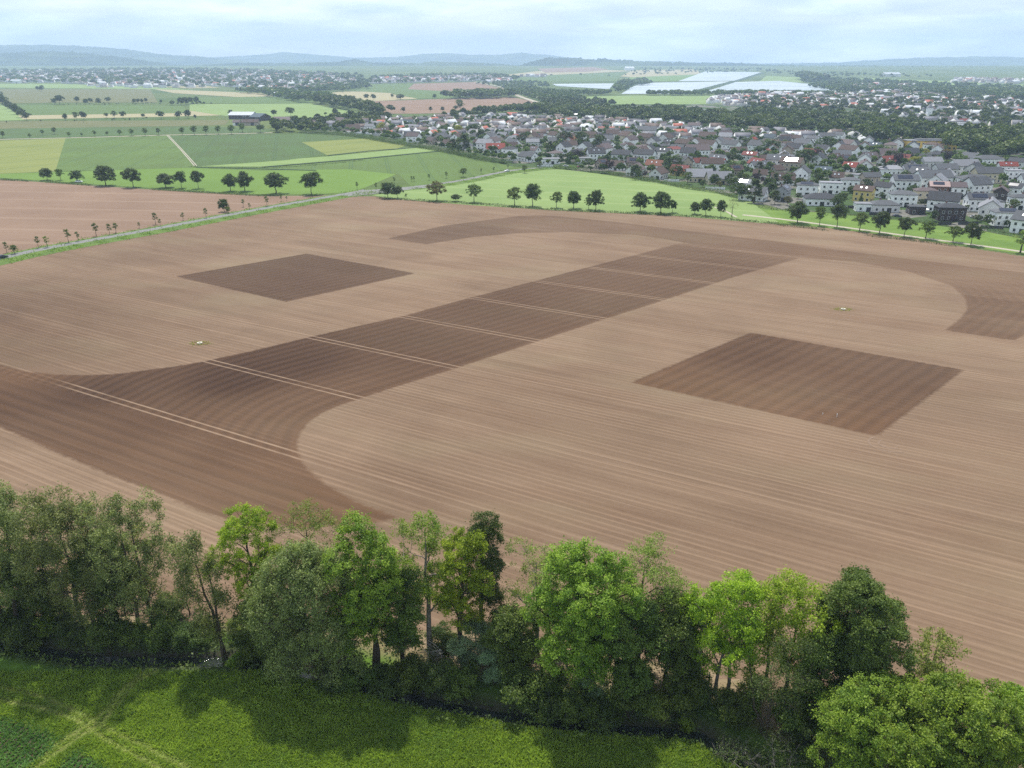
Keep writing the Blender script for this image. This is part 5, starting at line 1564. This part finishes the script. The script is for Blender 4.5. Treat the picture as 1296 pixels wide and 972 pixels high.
# ---- towns far away: one mesh of small gabled houses
def town(px, n, seed, size=(9, 16)):
    P = [W(*p) for p in px]
    xs = [p[0] for p in P]; ys = [p[1] for p in P]
    g = np.random.default_rng(seed)
    X = g.uniform(min(xs), max(xs), n * 6); Y = g.uniform(min(ys), max(ys), n * 6)
    k = inside(X, Y, P)
    X, Y = X[k][:n], Y[k][:n]
    return X, Y


TX, TY = [], []
for px, n, sd_ in (([(-60, 105), (0, 105.5), (90, 106), (130, 111), (190, 112), (240, 111), (300, 111), (350, 117), (380, 117), (455, 108), (455, 99), (430, 95), (330, 90), (200, 90), (60, 91), (-60, 92)], 1500, 1),
                   ([(468, 106), (480, 101), (540, 99), (600, 98), (650, 102), (640, 106), (600, 103), (520, 105)], 330, 2),
                   ([(885, 128), (960, 121), (1010, 121), (1075, 122), (1125, 128), (1140, 138), (1060, 138), (1010, 140), (960, 136), (900, 132)], 330, 3),
                   ([(1090, 120), (1150, 118), (1230, 124), (1296, 130), (1400, 135), (1400, 168), (1296, 165), (1200, 160), (1150, 154), (1100, 140)], 400, 4),
                   ([(1205, 105), (1296, 107), (1400, 110), (1400, 104), (1296, 102), (1210, 101)], 160, 5), ([(1060, 116), (1160, 116), (1160, 110), (1080, 109)], 60, 6), ([(660, 98), (690, 98), (690, 96.5), (660, 96.5)], 20, 7)):
    X, Y = town(px, n, sd_); TX.append(X); TY.append(Y)
TX = np.concatenate(TX + [np.array([q[0] for q in nfar])]); TY = np.concatenate(TY + [np.array([q[1] for q in nfar])])
g = np.random.default_rng(9)
n = len(TX)
fz = np.clip(TY / 1500, 1, 1.5)
hx = g.uniform(5, 8, n) * fz; hy = g.uniform(4.2, 5.5, n) * fz; ev = g.uniform(3, 6, n) * fz; ri = g.uniform(2.5, 4.2, n) * fz; rt = g.choice([-.6, .2, .9, 1.2, -.1], n) + g.normal(size=n) * .1
bigb = g.random(n) < .03
hx = np.where(bigb, hx * 2.6, hx); ri = np.where(bigb, 1.0, ri)
zb = np.array([zland(y) for y in TY])
ca_, sa_ = np.cos(rt), np.sin(rt)


def pt(lx, ly, lz): return np.stack([TX + lx * ca_ - ly * sa_, TY + lx * sa_ + ly * ca_, zb + lz], -1)


Q = [pt(-hx, -hy, 0 * hx), pt(hx, -hy, 0 * hx), pt(hx, hy, 0 * hx), pt(-hx, hy, 0 * hx), pt(-hx, -hy, ev), pt(hx, -hy, ev), pt(hx, hy, ev), pt(-hx, hy, ev), pt(-hx, 0 * hx, ev + ri), pt(hx, 0 * hx, ev + ri)]
V = np.stack(Q, 1).reshape(-1, 3)
fq = np.array([[0, 1, 5, 4], [2, 3, 7, 6], [1, 2, 6, 5], [3, 0, 4, 7], [4, 5, 9, 8], [6, 7, 8, 9], [5, 6, 9, 9], [7, 4, 8, 8]])
F = (fq[None] + np.arange(n)[:, None, None] * 10).reshape(-1, 4)
wc = np.array([(.62, .62, .61), (.5, .48, .44), (.42, .38, .33)])[g.choice(3, n, p=[.6, .25, .15])]
rc = np.array([(.05, .05, .06), (.13, .13, .15), (.09, .06, .05), (.3, .08, .05), (.45, .47, .5)])[g.choice(5, n, p=[.25, .27, .28, .08, .12])]
colf = np.stack([wc] * 4 + [rc] * 2 + [wc] * 2, 1).reshape(-1, 3)
# gable ends as triangles need their own faces: build polygons by hand
me = bpy.data.meshes.new('far_houses')
tri = (fq[:, 2] == fq[:, 3])
cnts = np.tile(np.where(tri, 3, 4), n)
loops = np.concatenate([np.concatenate([(fq[i][:3] if tri[i] else fq[i]) for i in range(8)])[None] + np.arange(n)[:, None] * 10]).ravel()
me.vertices.add(len(V)); me.vertices.foreach_set('co', V.astype(np.float32).ravel())
me.loops.add(len(loops)); me.loops.foreach_set('vertex_index', loops.astype(np.int32))
me.polygons.add(n * 8); me.polygons.foreach_set('loop_start', np.concatenate([[0], np.cumsum(cnts)[:-1]]).astype(np.int32))
at = me.attributes.new('tint', 'FLOAT_COLOR', 'FACE'); at.data.foreach_set('color', np.hstack([colf, np.ones((len(colf), 1))]).astype(np.float32).ravel())
T = NT('far_house'); T.bsdf(T.attr('tint', 'Color'), .7, .3); me.materials.append(T.m)
me.update(calc_edges=True); me.validate()
tag(link('far_houses', me), 'distant towns of tiny white houses beyond the fields', 'town', kind='stuff')

# ------------------------------------------------------------------ woods, gardens and far hedges
def plo(seed, n, size, h=12., r=5.):
    g = np.random.default_rng(seed)
    lob = g.normal(size=(9, 3)); lob /= np.linalg.norm(lob, axis=1)[:, None]; lob[:, 2] = np.abs(lob[:, 2]) * 1.2 - .35
    li = g.integers(0, 9, n); d = g.normal(size=(n, 3)); d /= np.linalg.norm(d, axis=1)[:, None]
    d[:, 2] = np.abs(d[:, 2]) - .25 * g.random(n)
    C = (lob[li] * .5 + d * .48 * g.uniform(.8, 1.05, (n, 1))) * np.array([r, r, h * .42]) + np.array([0, 0, h * .56])
    V, F = leaf_quads(C, size, g, d, 1.2, .8)
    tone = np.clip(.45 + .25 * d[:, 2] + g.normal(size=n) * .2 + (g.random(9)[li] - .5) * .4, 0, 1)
    return V, F, tone, h


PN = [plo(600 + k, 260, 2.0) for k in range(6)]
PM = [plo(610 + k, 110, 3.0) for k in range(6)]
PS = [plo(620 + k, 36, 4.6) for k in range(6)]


def mass(name, label, cat, XY, H, mat, protos_, wr=1.0, extra_tone=None, seed=0):
    g = np.random.default_rng(seed)
    Vs, Fs, Ts, b = [], [], [], 0
    XY = np.asarray(XY); H = np.asarray(H)
    pk = g.integers(0, len(protos_), len(XY))
    tt = g.normal(size=len(XY)) * .34
    for k, (V, F, t, h) in enumerate(protos_):
        m = pk == k
        q = XY[m]; s = (H[m] / h)[:, None, None]
        an = g.uniform(0, 6.28, len(q)); c_, s_ = np.cos(an)[:, None], np.sin(an)[:, None]
        x = V[None, :, 0] * c_ - V[None, :, 1] * s_; y = V[None, :, 0] * s_ + V[None, :, 1] * c_
        ws = s[:, :, 0] * wr * g.uniform(.85, 1.2, (len(q), 1))
        zb_ = np.interp(q[:, 1], [0, Y1, Y2, 20000], [0, 0, Z2, Z2])[:, None]
        P = np.stack([x * ws + q[:, :1], y * ws + q[:, 1:2], V[None, :, 2] * s[:, :, 0] + zb_], -1).reshape(-1, 3)
        Vs.append(P); Fs.append((F[None] + (np.arange(len(q)) * len(V))[:, None, None]).reshape(-1, 4) + b); b += len(P)
        Ts.append(np.clip(t[None] + tt[m][:, None], 0, 1).ravel())
    return tag(link(name, qmesh(name, np.vstack(Vs), np.vstack(Fs), mat, attrs={'tone': ('FACE', np.concatenate(Ts))})), label, cat, kind='stuff')


def scat(px, dens, seed):
    P = [W(*p) for p in px]
    xs = [p[0] for p in P]; ys = [p[1] for p in P]
    g = np.random.default_rng(seed)
    n = int((max(xs) - min(xs)) * (max(ys) - min(ys)) * dens)
    X = g.uniform(min(xs), max(xs), n); Y = g.uniform(min(ys), max(ys), n)
    k = inside(X, Y, P)
    return np.stack([X[k], Y[k]], 1)


M_wood = leaf_mat('leaf_wood', (0.030, 0.056, 0.012), (0.145, 0.195, 0.040), .30)
WOODS = [([(560, 151), (600, 147), (650, 144), (700, 151), (760, 155), (830, 158), (900, 163), (960, 169), (1040, 172), (1100, 171), (1150, 170), (1180, 168), (1140, 160), (1100, 154), (1050, 150), (1000, 148), (960, 147), (900, 147), (850, 143), (780, 142), (720, 141), (690, 139), (640, 144), (600, 146)], 1 / 110., (9, 16)),
         ([(1080, 174), (1150, 174), (1200, 184), (1296, 190), (1400, 200), (1400, 221), (1296, 206), (1262, 205), (1222, 206), (1205, 193), (1150, 189), (1110, 187)], 1 / 95., (9, 17)),
         ([(1150, 168), (1220, 174), (1296, 178), (1400, 180), (1400, 200), (1296, 192), (1200, 186), (1160, 178)], 1 / 100., (10, 18))]
XY, H = [], []
for i, (px, d_, hr) in enumerate(WOODS):
    q = scat(px, d_, 50 + i)
    q = q[[not any(abs(x_ - a_) < l_ * .5 + 3 and abs(y_ - b_) < 9 for a_, b_, l_ in HOUSES) for x_, y_ in q]] if len(q) < 6000 else q
    XY.append(q); H.append(np.random.default_rng(i).uniform(*hr, len(q)))
XY, H = np.vstack(XY), np.concatenate(H)
print('wood', len(XY))
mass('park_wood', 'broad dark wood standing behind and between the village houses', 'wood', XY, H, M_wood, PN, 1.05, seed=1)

FARW = [([(560, 126), (590, 121), (650, 121), (652, 124), (600, 126)], 1 / 150., (12, 20)), ([(395, 131), (405, 122), (420, 127), (470, 137), (500, 146), (480, 149), (440, 140)], 1 / 150., (9, 18)),
        ([(300, 117), (340, 116), (392, 122), (393, 131), (375, 130), (330, 121)], 1 / 260., (9, 18)), ([(340, 162), (370, 158), (420, 153), (480, 149), (500, 152), (470, 160), (430, 167), (380, 168), (350, 168)], 1 / 130., (7, 13)),
        ([(636, 113), (655, 110), (700, 117), (770, 118.5), (775, 120), (735, 122), (720, 125), (752, 130), (780, 134), (720, 138), (690, 136), (680, 128), (655, 121)], 1 / 200., (8, 13)),
        ([(380, 118), (400, 108), (460, 107), (470, 112), (430, 117)], 1 / 350., (10, 17)), ([(598, 107), (640, 104), (692, 106), (694, 111), (640, 111)], 1 / 500., (7, 12)),
        ([(776, 113), (785, 105), (815, 103), (830, 107), (800, 110), (783, 119)], 1 / 300., (10, 18)), ([(820, 120), (960, 119), (1080, 121), (1080, 123.5), (960, 122), (820, 121.5)], 1 / 180., (8, 14)),
        ([(1020, 110), (1060, 107), (1100, 109), (1296, 118), (1400, 122), (1400, 132), (1296, 130), (1200, 124), (1100, 119), (1060, 118)], 1 / 420., (10, 17)),
        ([(1010, 105), (1020, 100), (1100, 103), (1200, 108), (1296, 112), (1400, 116), (1296, 118), (1180, 113), (1060, 108)], 1 / 600., (9, 16)),
        ([(1008, 100), (1018, 99), (1028, 101), (1045, 103), (1045, 105), (1020, 104)], 1 / 300., (20, 34)),
        ([(940, 147), (1000, 147), (1070, 148), (1140, 158), (1200, 169), (1296, 176), (1400, 180), (1400, 134), (1296, 126), (1200, 122), (1120, 121), (1050, 121), (940, 128)], 1 / 430., (7, 13)),
        ([(-60, 106), (0, 106), (90, 107), (190, 112), (300, 112), (380, 118), (460, 109), (460, 97), (330, 90), (200, 88), (60, 90), (-60, 90)], 1 / 3200., (12, 22)),
        ([(460, 107), (470, 99), (540, 96), (600, 95), (660, 98), (650, 104), (600, 104), (520, 106)], 1 / 1500., (11, 18)),
        ([(55, 132), (100, 131), (200, 131.5), (215, 133), (120, 134), (60, 134)], 1 / 700., (2, 4)), ([(140, 152), (190, 150.5), (190, 152), (140, 153.5)], 1 / 120., (2, 3.5)), ([(215, 134), (268, 133.5), (268, 132), (215, 131)], 1 / 300., (5, 9)),
        ([(560, 150), (690, 134), (700, 139), (620, 147), (560, 154)], 1 / 160., (7, 13)), ([(860, 120), (930, 104), (934, 105), (870, 120)], 1 / 2500., (3, 5)),
        ([(785, 98), (960, 91), (985, 95), (1060, 98), (1180, 100), (1180, 97), (1000, 91), (960, 88), (800, 87)], 1 / 9000., (10, 16)), ([(640, 98), (800, 98), (800, 96), (640, 96)], 1 / 30000., (9, 15)),
        ([(-200, 158), (0, 158), (130, 157), (130, 154), (0, 154)], 1 / 1500., (1.5, 3))]
XY, H = [], []
for i, (px, d_, hr) in enumerate(FARW):
    q = scat(px, d_, 80 + i); XY.append(q); H.append(np.random.default_rng(90 + i).uniform(*hr, len(q)))
XY, H = np.vstack(XY), np.concatenate(H)
print('far trees', len(XY))
nr_ = XY[:, 1] < 1700
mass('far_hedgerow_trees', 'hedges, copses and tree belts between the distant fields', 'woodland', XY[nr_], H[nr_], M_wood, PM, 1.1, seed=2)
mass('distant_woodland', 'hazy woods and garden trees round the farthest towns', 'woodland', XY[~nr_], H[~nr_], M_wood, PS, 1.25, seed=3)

# trees of the village gardens: the nearest ones each by itself
g = np.random.default_rng(33)
GP = [W(*p) for p in [(375, 168), (440, 171), (500, 181), (560, 191), (600, 201), (650, 210), (700, 212), (770, 221), (830, 230), (900, 241), (945, 252), (990, 263), (1060, 268), (1140, 276), (1200, 284), (1240, 289), (1296, 300), (1400, 312), (1400, 222), (1296, 206), (1240, 207), (1200, 193), (1150, 172), (1060, 172), (960, 170), (900, 163), (800, 157), (740, 152), (640, 150), (560, 152), (450, 156)]]
xs = [p[0] for p in GP]; ys = [p[1] for p in GP]
n = 9000
X = g.uniform(min(xs), max(xs), n); Y = g.uniform(min(ys), max(ys), n)
k = inside(X, Y, GP); X, Y = X[k], Y[k]
HA = np.array([(a, b, l) for a, b, l in HOUSES])
pts = []
for x_, y_ in zip(X, Y):
    d = np.maximum(np.abs(HA[:, 0] - x_) - HA[:, 2] * .5, np.abs(HA[:, 1] - y_) - 6.5)
    if d.min() < 1.8: continue
    if any((x_ - a) ** 2 + (y_ - b) ** 2 < 34 for a, b in pts): continue
    if (np.hypot(HA[:, 0] - x_, HA[:, 1] - 13 - y_).min() < 9.5) and g.random() < .35: continue
    new = y_ < 330 + .0 * x_ or (x_ > 150 and y_ < 500)
    if new and g.random() < .72: continue
    pts.append((x_, y_))
# single trees read off the photograph
SPEC = [(770, 217, 14, 'purple', 14), (730, 205, 16, 'purple', 15), (745, 201, 14, 'rust', 15), (954, 257, 31, 'cone', 22), (935, 253, 22, 'green', 22), (968, 253, 18, 'cone', 12), (850, 217, 20, 'green', 26), (800, 200, 16, 'green', 18), (696, 196, 18, 'cone', 12),
        (587, 195, 26, 'cone', 20), (573, 193, 18, 'cone', 16), (483, 168, 13, 'yellow', 12), (580, 170, 12, 'yellow', 13), (600, 172, 15, 'green', 18), (1115, 226, 26, 'cone', 12), (1137, 213, 20, 'purple', 17), (1156, 213, 15, 'yellow', 20), (1171, 196, 8, 'yellow', 9),
        (1126, 208, 18, 'green', 18), (1045, 192, 20, 'green', 26), (1018, 212, 24, 'green', 28), (973, 196, 20, 'green', 26), (945, 190, 16, 'green', 26), (757, 192, 22, 'green', 20), (735, 188, 22, 'green', 22), (715, 184, 18, 'green', 20), (1062, 192, 16, 'cone', 12),
        (1030, 206, 18, 'purple', 16), (980, 238, 20, 'cone', 16), (925, 207, 14, 'green', 16), (960, 224, 20, 'cone', 14), (870, 226, 12, 'green', 16), (930, 238, 14, 'green', 20), (1198, 205, 14, 'purple', 18), (1217, 248, 14, 'rust', 16), (1212, 278, 14, 'green', 12), (1237, 281, 9, 'green', 14),
        (1253, 279, 9, 'yellow', 14), (1273, 288, 10, 'green', 8), (842, 224, 14, 'green', 14), (662, 182, 14, 'green', 18), (745, 212, 12, 'green', 18), (720, 207, 14, 'green', 16), (708, 204, 10, 'green', 14), (610, 178, 14, 'green', 14), (1010, 252, 8, 'green', 9), (1085, 252, 9, 'green', 12), (1068, 252, 8, 'green', 10)]
for x, y, hp, kd, wpx in SPEC:
    Xs, Ys = W(x, y)
    put_tree(kd, Xs, Ys, height_of(x, y, y - hp), wpx * depth(Xs, Ys) / FPX, 'in the village gardens', 'trees of the village gardens', x)
pts.sort(key=lambda p: p[0] ** 2 + p[1] ** 2)
nleft = 299 - NTREE[0]
VT = pts[:max(0, nleft)]
for x_, y_ in VT:
    kd = random.choices(['green', 'round', 'light', 'cone', 'purple', 'rust', 'yellow'], [.5, .16, .1, .1, .06, .05, .03])[0]
    zone = 'between houses of the new estate' if x_ > 120 and y_ < 480 else 'between houses near the bright meadow'
    put_tree(kd, x_, y_, random.uniform(3.5, 8) if x_ > 120 and y_ < 480 else random.uniform(4, 9), None, zone, 'trees of the village gardens', x_ / y_)
rest = np.array(pts[max(0, nleft):])
print('trees single', NTREE[0], 'garden rest', len(rest))
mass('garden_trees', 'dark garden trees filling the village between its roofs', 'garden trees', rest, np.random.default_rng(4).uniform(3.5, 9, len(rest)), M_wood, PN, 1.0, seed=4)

# low hedges under the row trees and round the gardens
def hedge(px, w_, h_, label, lm='row', dens=9.0, leaf=.5, broken=0.0):
    P = np.array(smooth_line([W(*p) for p in px], 3.0)) if not isinstance(px, np.ndarray) else px
    seg = np.linalg.norm(np.diff(P, axis=0), axis=1); L_ = seg.sum()
    g = np.random.default_rng(int(L_))
    n = int(L_ * w_ * dens * max(1, h_))
    s = g.uniform(0, L_, n); cs = np.concatenate([[0], np.cumsum(seg)])
    x_ = np.interp(s, cs, P[:, 0]) + g.normal(size=n) * w_ * .35; y_ = np.interp(s, cs, P[:, 1]) + g.normal(size=n) * w_ * .35
    hh = h_ * (.55 + .6 * np.abs(np.sin(s * .21 + 2 * np.sin(s * .05)))) 
    if broken:
        kk = np.sin(s * .09 + 3 * np.sin(s * .023)) > (broken * 2 - 1)
        s, x_, y_, hh, n = s[kk], x_[kk], y_[kk], hh[kk], kk.sum()
    C = np.stack([x_, y_, g.random(n) * hh], -1)
    LV, LF = leaf_quads(C, leaf, g, np.tile([[0, -.3, 1.0]], (n, 1)), .8)
    tag(link('hedge', qmesh('hedge', LV, LF, LEAF[lm], attrs={'tone': ('FACE', g.random(n))})), label, 'hedge')


hedge([(478, 251), (540, 255), (600, 258.5), (700, 266), (800, 270.5), (850, 273), (910, 277), (985, 284)], 2.6, 1.1, 'low dark hedge along the far edge of the worked field under the tree row')
hedge([(985, 285), (1050, 292), (1110, 300), (1180, 308), (1240, 317), (1300, 327), (1400, 345)], 2.2, .9, 'low broken hedge between the field and the pale path', broken=.35)
hedge([(0, 228), (60, 231), (134, 236.5), (240, 243), (330, 248), (400, 248)], 2.5, 1.2, 'dark hedge line under the avenue trees', broken=.25)
hedge([(800, 228), (830, 231), (870, 239), (905, 244), (940, 253)], 3.0, 2.4, 'tall garden hedge between the bright meadow and the pale-roofed houses', dens=7, lm='scrub')
hedge([(385, 169), (440, 172), (500, 182), (560, 192), (610, 203), (640, 207)], 6.0, 4.0, 'thick hedge closing the left village gardens towards the green crops', dens=4, lm='scrub')
hedge([(700, 213), (740, 217), (790, 223), (830, 229)], 3.5, 2.4, 'mixed garden hedge behind the rounded end of the meadow', dens=6, lm='scrub')
hedge([(240, 211.5), (330, 213), (400, 209), (460, 203)], 2.0, .8, 'thin dark grass bank between two green crops', lm='far', dens=5)
hedge([(960, 263), (1000, 268), (1080, 273), (1120, 276)], 1.8, 1.6, 'garden hedge of the new estate above the mown bank', dens=6, lm='far', broken=.3)
hedge([(1120, 277), (1190, 284), (1240, 290), (1300, 300)], 1.8, 1.5, 'garden hedge right of the bungalow along the mown bank', dens=6, lm='far', broken=.45)
# verge shrubs and weeds
g = np.random.default_rng(12)
RLa = np.array(RL)
s = g.integers(0, len(RLa), 9000)
sid = g.choice([-1, 1], 9000, p=[.75, .25])
dv = np.gradient(RLa, axis=0); dv /= np.linalg.norm(dv, axis=1)[:, None]
off_ = np.where(sid < 0, g.uniform(3.4, 11.5, 9000), g.uniform(3.2, 5, 9000)) * sid
XYv = RLa[s] + np.stack([-dv[s][:, 1], dv[s][:, 0]], -1) * off_[:, None] + g.normal(size=(9000, 2)) * 3 * dv[s]
LV, LF = leaf_quads(np.column_stack([XYv, .1 + g.random(9000) * .35]), .55, g, np.tile([[0, 0, 1.]], (9000, 1)), .6)
tag(link('roadside_weeds', qmesh('roadside_weeds', LV, LF, LEAF['fresh'], attrs={'tone': ('FACE', g.random(9000) * .6)})), 'tufts of grass and weeds on the banks beside the road', 'weeds', kind='stuff')

# ------------------------------------------------------------------ cars, posts, shafts
M_tyre = plain('tyre_rubber', (.02, .02, .02), .9)
M_rim = plain('rim_metal', (.5, .5, .52), .35, .05, 1, .5, .8)
T = NT('headlight_glass'); T.bsdf((.8, .8, .8), .15, .7); M_lamp = T.m
T = NT('rear_glass'); T.bsdf((.4, .02, .02), .2, .6); M_tail = T.m


def car(X, Y, rz, c, label, zone=None):
    e = empty('car', (X, Y, .075), rz)
    pm = NT('car_paint'); pm.bsdf(c, .3, .6)
    m = MB()
    def loft(prof, ys):
        n = len(prof)
        for i, (y_, f_) in enumerate(ys): m.v += [(x_, y_, z_ if z_ < .7 else .7 + (z_ - .7) * f_) for x_, z_ in prof]
        for i in range(len(ys) - 1):
            for j in range(n):
                k_ = (j + 1) % n
                m.f.append((i * n + j, i * n + k_, (i + 1) * n + k_, (i + 1) * n + j)); m.m.append(0)
        m.f.append(tuple(reversed(range(n)))); m.m.append(0); m.f.append(tuple(range((len(ys) - 1) * n, len(ys) * n))); m.m.append(0)
    prof = [(-2.15, .3), (2.15, .3), (2.2, .6), (2.0, .85), (1.0, .98), (-1.9, 1.0), (-2.18, .8)]
    loft(prof, [(-.86, .6), (-.8, 1), (.8, 1), (.86, .6)])
    m.obj('body', pm.m, e)
    m = MB()
    p0 = [(-1.75, .98), (1.1, .98), (.45, 1.42), (-1.2, 1.44)]
    m.v += [(x_, -.72 if z_ < 1.2 else -.6, z_) for x_, z_ in p0] + [(x_, .72 if z_ < 1.2 else .6, z_) for x_, z_ in p0]
    m.f += [(3, 2, 1, 0), (4, 5, 6, 7), (0, 1, 5, 4), (1, 2, 6, 5), (3, 7, 6, 2), (0, 4, 7, 3)]; m.m += [0, 0, 0, 0, 1, 0]
    m.obj('cabin', [M_glass, pm.m], e)
    for sx in (-1.35, 1.35):
        for sy in (-.84, .84):
            m = MB(); m.cyl((sx, .32), .32, sy - .1, sy + .1, 16, 0, axis='y')
            wh = m.obj('wheel', M_tyre, e)
            m = MB(); m.cyl((sx, .32), .2, sy + (.101 if sy > 0 else -.125), sy + (.125 if sy > 0 else -.101), 12, 0, axis='y'); m.obj('rim', M_rim, wh)
    for sy in (-.6, .6):
        m = MB(); m.box(2.16, 2.22, sy - .18, sy + .18, .58, .74); m.obj('headlight', M_lamp, e)
        m = MB(); m.box(-2.2, -2.14, sy - .16, sy + .16, .7, .86); m.obj('tail_light', M_tail, e)
    tag(e, label, 'car', 'cars on the roads')
    if zone: later(e, label, zone, X / Y)
    return e


def road_at(x, y, side):
    X, Y = W(x, y)
    d = ((RLa - np.array([X, Y])) ** 2).sum(1); i = int(d.argmin())
    t = dv[i]; n_ = np.array([-t[1], t[0]])
    p = RLa[i] + n_ * side
    return p[0], p[1], math.atan2(t[1], t[0])


X, Y, a_ = road_at(2, 325, -1.2)
car(X, Y, a_, (.015, .02, .035), 'dark car driving on the road at the left border of the photo')
X, Y, a_ = road_at(641, 216, -1.2)
car(X, Y, a_ + math.pi, (.8, .8, .8), 'white car on the road near the first village bungalow')
X, Y = W(100, 231)
car(X, Y, .1, (.75, .76, .78), 'white car parked under the avenue trees')
for x, y, r_, c in [(1135, 275, -.2, (.03, .03, .04)), (1188, 262, .9, (.03, .03, .035)), (1233, 276, .2, (.5, .5, .52)), (1262, 270, -.3, (.02, .03, .06)), (1066, 263, -.2, (.06, .06, .07)), (716, 211, 0, (.6, .6, .6)), (734, 212, .2, (.3, .05, .04)), (1112, 246, .0, (.7, .7, .7)), (1228, 247, 0, (.1, .1, .12)), (1273, 240, -.1, (.65, .65, .66))]:
    X, Y = W(x, y)
    car(X, Y, r_, c, ('pale' if c[0] > .4 else 'red' if c[0] > 2 * c[1] else 'dark') + ' car parked by the houses', 'in the village')

# concrete shafts on small grass islands in the field
M_conc = plain('concrete', (.45, .43, .35), .8, .1, 2)
M_iron = plain('iron', (.12, .1, .07), .7, .2)
for x, y, lab in ((253, 435, 'round concrete shaft on a grass islet in the left part of the worked field'), (1067, 392, 'round concrete shaft on a grass islet in the pale disc at the right')):
    X, Y = W(x, y)
    e = empty('shaft', (X, Y, 0))
    m = MB(); m.cyl((0, 0), .65, 0, .3, 20); m.obj('ring', M_conc, e)
    m = MB(); m.cyl((0, 0), .72, .3, .38, 20); ld = m.obj('lid', M_conc, e)
    m = MB(); m.cyl((0, 0), .3, .38, .42, 14); m.obj('hatch', M_iron, ld)
    tag(e, lab, 'shaft')
    n = 320
    rr_ = np.abs(g.normal(size=n)) * .6 + .9; an = g.uniform(0, 6.28, n)
    C = np.stack([X + rr_ * np.cos(an) * 1.7, Y + rr_ * np.sin(an), .05 + g.random(n) * .3], -1)
    LV, LF = leaf_quads(C, .3, g, None, 0, .35)
    tag(link('grass', qmesh('grass', LV, LF, LEAF['yellow'], attrs={'tone': ('FACE', g.random(n) * .5)})), 'yellowish grass ring round the concrete shaft ' + ('on the left' if x < 600 else 'on the right'), 'grass', kind='stuff')
M_stake = plain('white_stake', (.8, .78, .74), .6)
for x, y, h_, lab in ((1059, 528, .9, 'taller white marker stake in the ribbed dark square'), (1041, 525, .5, 'short white marker stake left of the taller one')):
    X, Y = W(x, y)
    m = MB(); m.cyl((0, 0), .05, 0, h_, 8, r1=.035); m.box(-.08, .08, -.02, .02, h_ * .62, h_ * .92)
    o = m.obj('marker_stake', M_stake); o.location = (X, Y, 0.01)
    tag(o, lab, 'stake')
# wheel-turn marks beside the square
X, Y = W(1128, 562)
for k, r_ in enumerate((2.0, 3.6)):
    pl = [(X + r_ * math.cos(t) * 1.2, Y + r_ * math.sin(t)) for t in np.linspace(2.0, 4.9, 16)]
    tag(sheet('track_mark', ribbon_pts(pl, .22), plain('turned_soil', (.17, .115, .078), .95), .03 + k * .004), kind='structure')

# street lamps and garden bits in the new estate
for i, (x, y) in enumerate([(1063, 262), (1140, 268), (1196, 258), (1225, 262), (1250, 248), (1100, 243), (1165, 244)]):
    X, Y = W(x, y)
    e = empty('street_lamp', (X, Y, 0), .5)
    m = MB(); m.cyl((0, 0), .07, 0, 5.2, 8, r1=.045); m.obj('pole', M_dark, e)
    m = MB(); m.box(-.08, .6, -.12, .12, 5.18, 5.3); m.obj('lamp_head', M_white, e)
    tag(e, cat='street lamp', group='street lamps of the new estate'); later(e, 'slim dark street lamp', 'beside a lane of the new estate', x)
T = NT('canvas'); T.bsdf((.8, .79, .76), .8, .2); M_canvas = T.m
for x, y, lab in ((1193, 258, 'white garden parasol below the brick house with pink roof'), (1170, 270, 'white garden parasol beside the shed of the new estate')):
    X, Y = W(x, y)
    e = empty('parasol', (X, Y, 0))
    m = MB(); m.cyl((0, 0), .04, 0, 2.5, 8); m.obj('pole', M_dark, e)
    m = MB(); m.cyl((0, 0), 2.0, 2.2, 2.75, 8, r1=.05); m.obj('canopy', M_canvas, e)
    tag(e, lab, 'parasol')
for x, y in ((1085, 264), (1113, 273), (1170, 263), (1225, 285), (1255, 290), (1190, 285), (650, 204), (690, 211), (850, 230), (905, 240)):
    X, Y = W(x, y)
    L_ = random.uniform(8, 14)
    e = empty('garden_fence', (X, Y, 0), R(random.uniform(-14, 0)))
    m = MB(); m.box(-L_ / 2, L_ / 2, -.03, .03, .15, 1.6); m.obj('panel', M_dark if x > 1000 else M_white, e)
    for k in range(5):
        m = MB(); px_ = -L_ / 2 + k * L_ / 4; m.box(px_ - .06, px_ + .06, -.07, .07, 0, 1.75); m.obj('post', M_dark, e)
    tag(e, cat='fence'); later(e, ('dark' if x > 1000 else 'white') + ' garden fence', 'at the outer edge of the village', x)

# ------------------------------------------------------------------ the air
m = MB(); m.box(-15900, 15900, -1400, 15400, -6, 520)
T = NT('haze_air')
pv = T.t.nodes.new('ShaderNodeVolumePrincipled')
pv.inputs['Color'].default_value = (.56, .74, 1.0, 1)
pv.inputs['Density'].default_value = 1.12e-4
pv.inputs['Anisotropy'].default_value = 0.1
T.t.links.new(pv.outputs['Volume'], T.out.inputs['Volume'])
tag(m.obj('haze', T.m), 'thin blue haze over the whole plain', 'haze', kind='stuff')

#@@END
# ------------------------------------------------------------------ labels
from collections import defaultdict
grp = defaultdict(list)
for o, look, where, key in PENDING: grp[(look, where)].append((key, o))
for (look, where), L_ in grp.items():
    L_.sort(key=lambda t: t[0])
    for i, (_, o) in enumerate(L_):
        o['label'] = (look + ' ' + where) if len(L_) == 1 else (ordw(i) + ' ' + look + ' from left ' + where.replace('behind the road end at the bungalow', 'behind the road-end bungalow'))
for o in S.objects:
    if o.get('label') and len(o['label'].split()) > 16: print('LONG', o['label'])
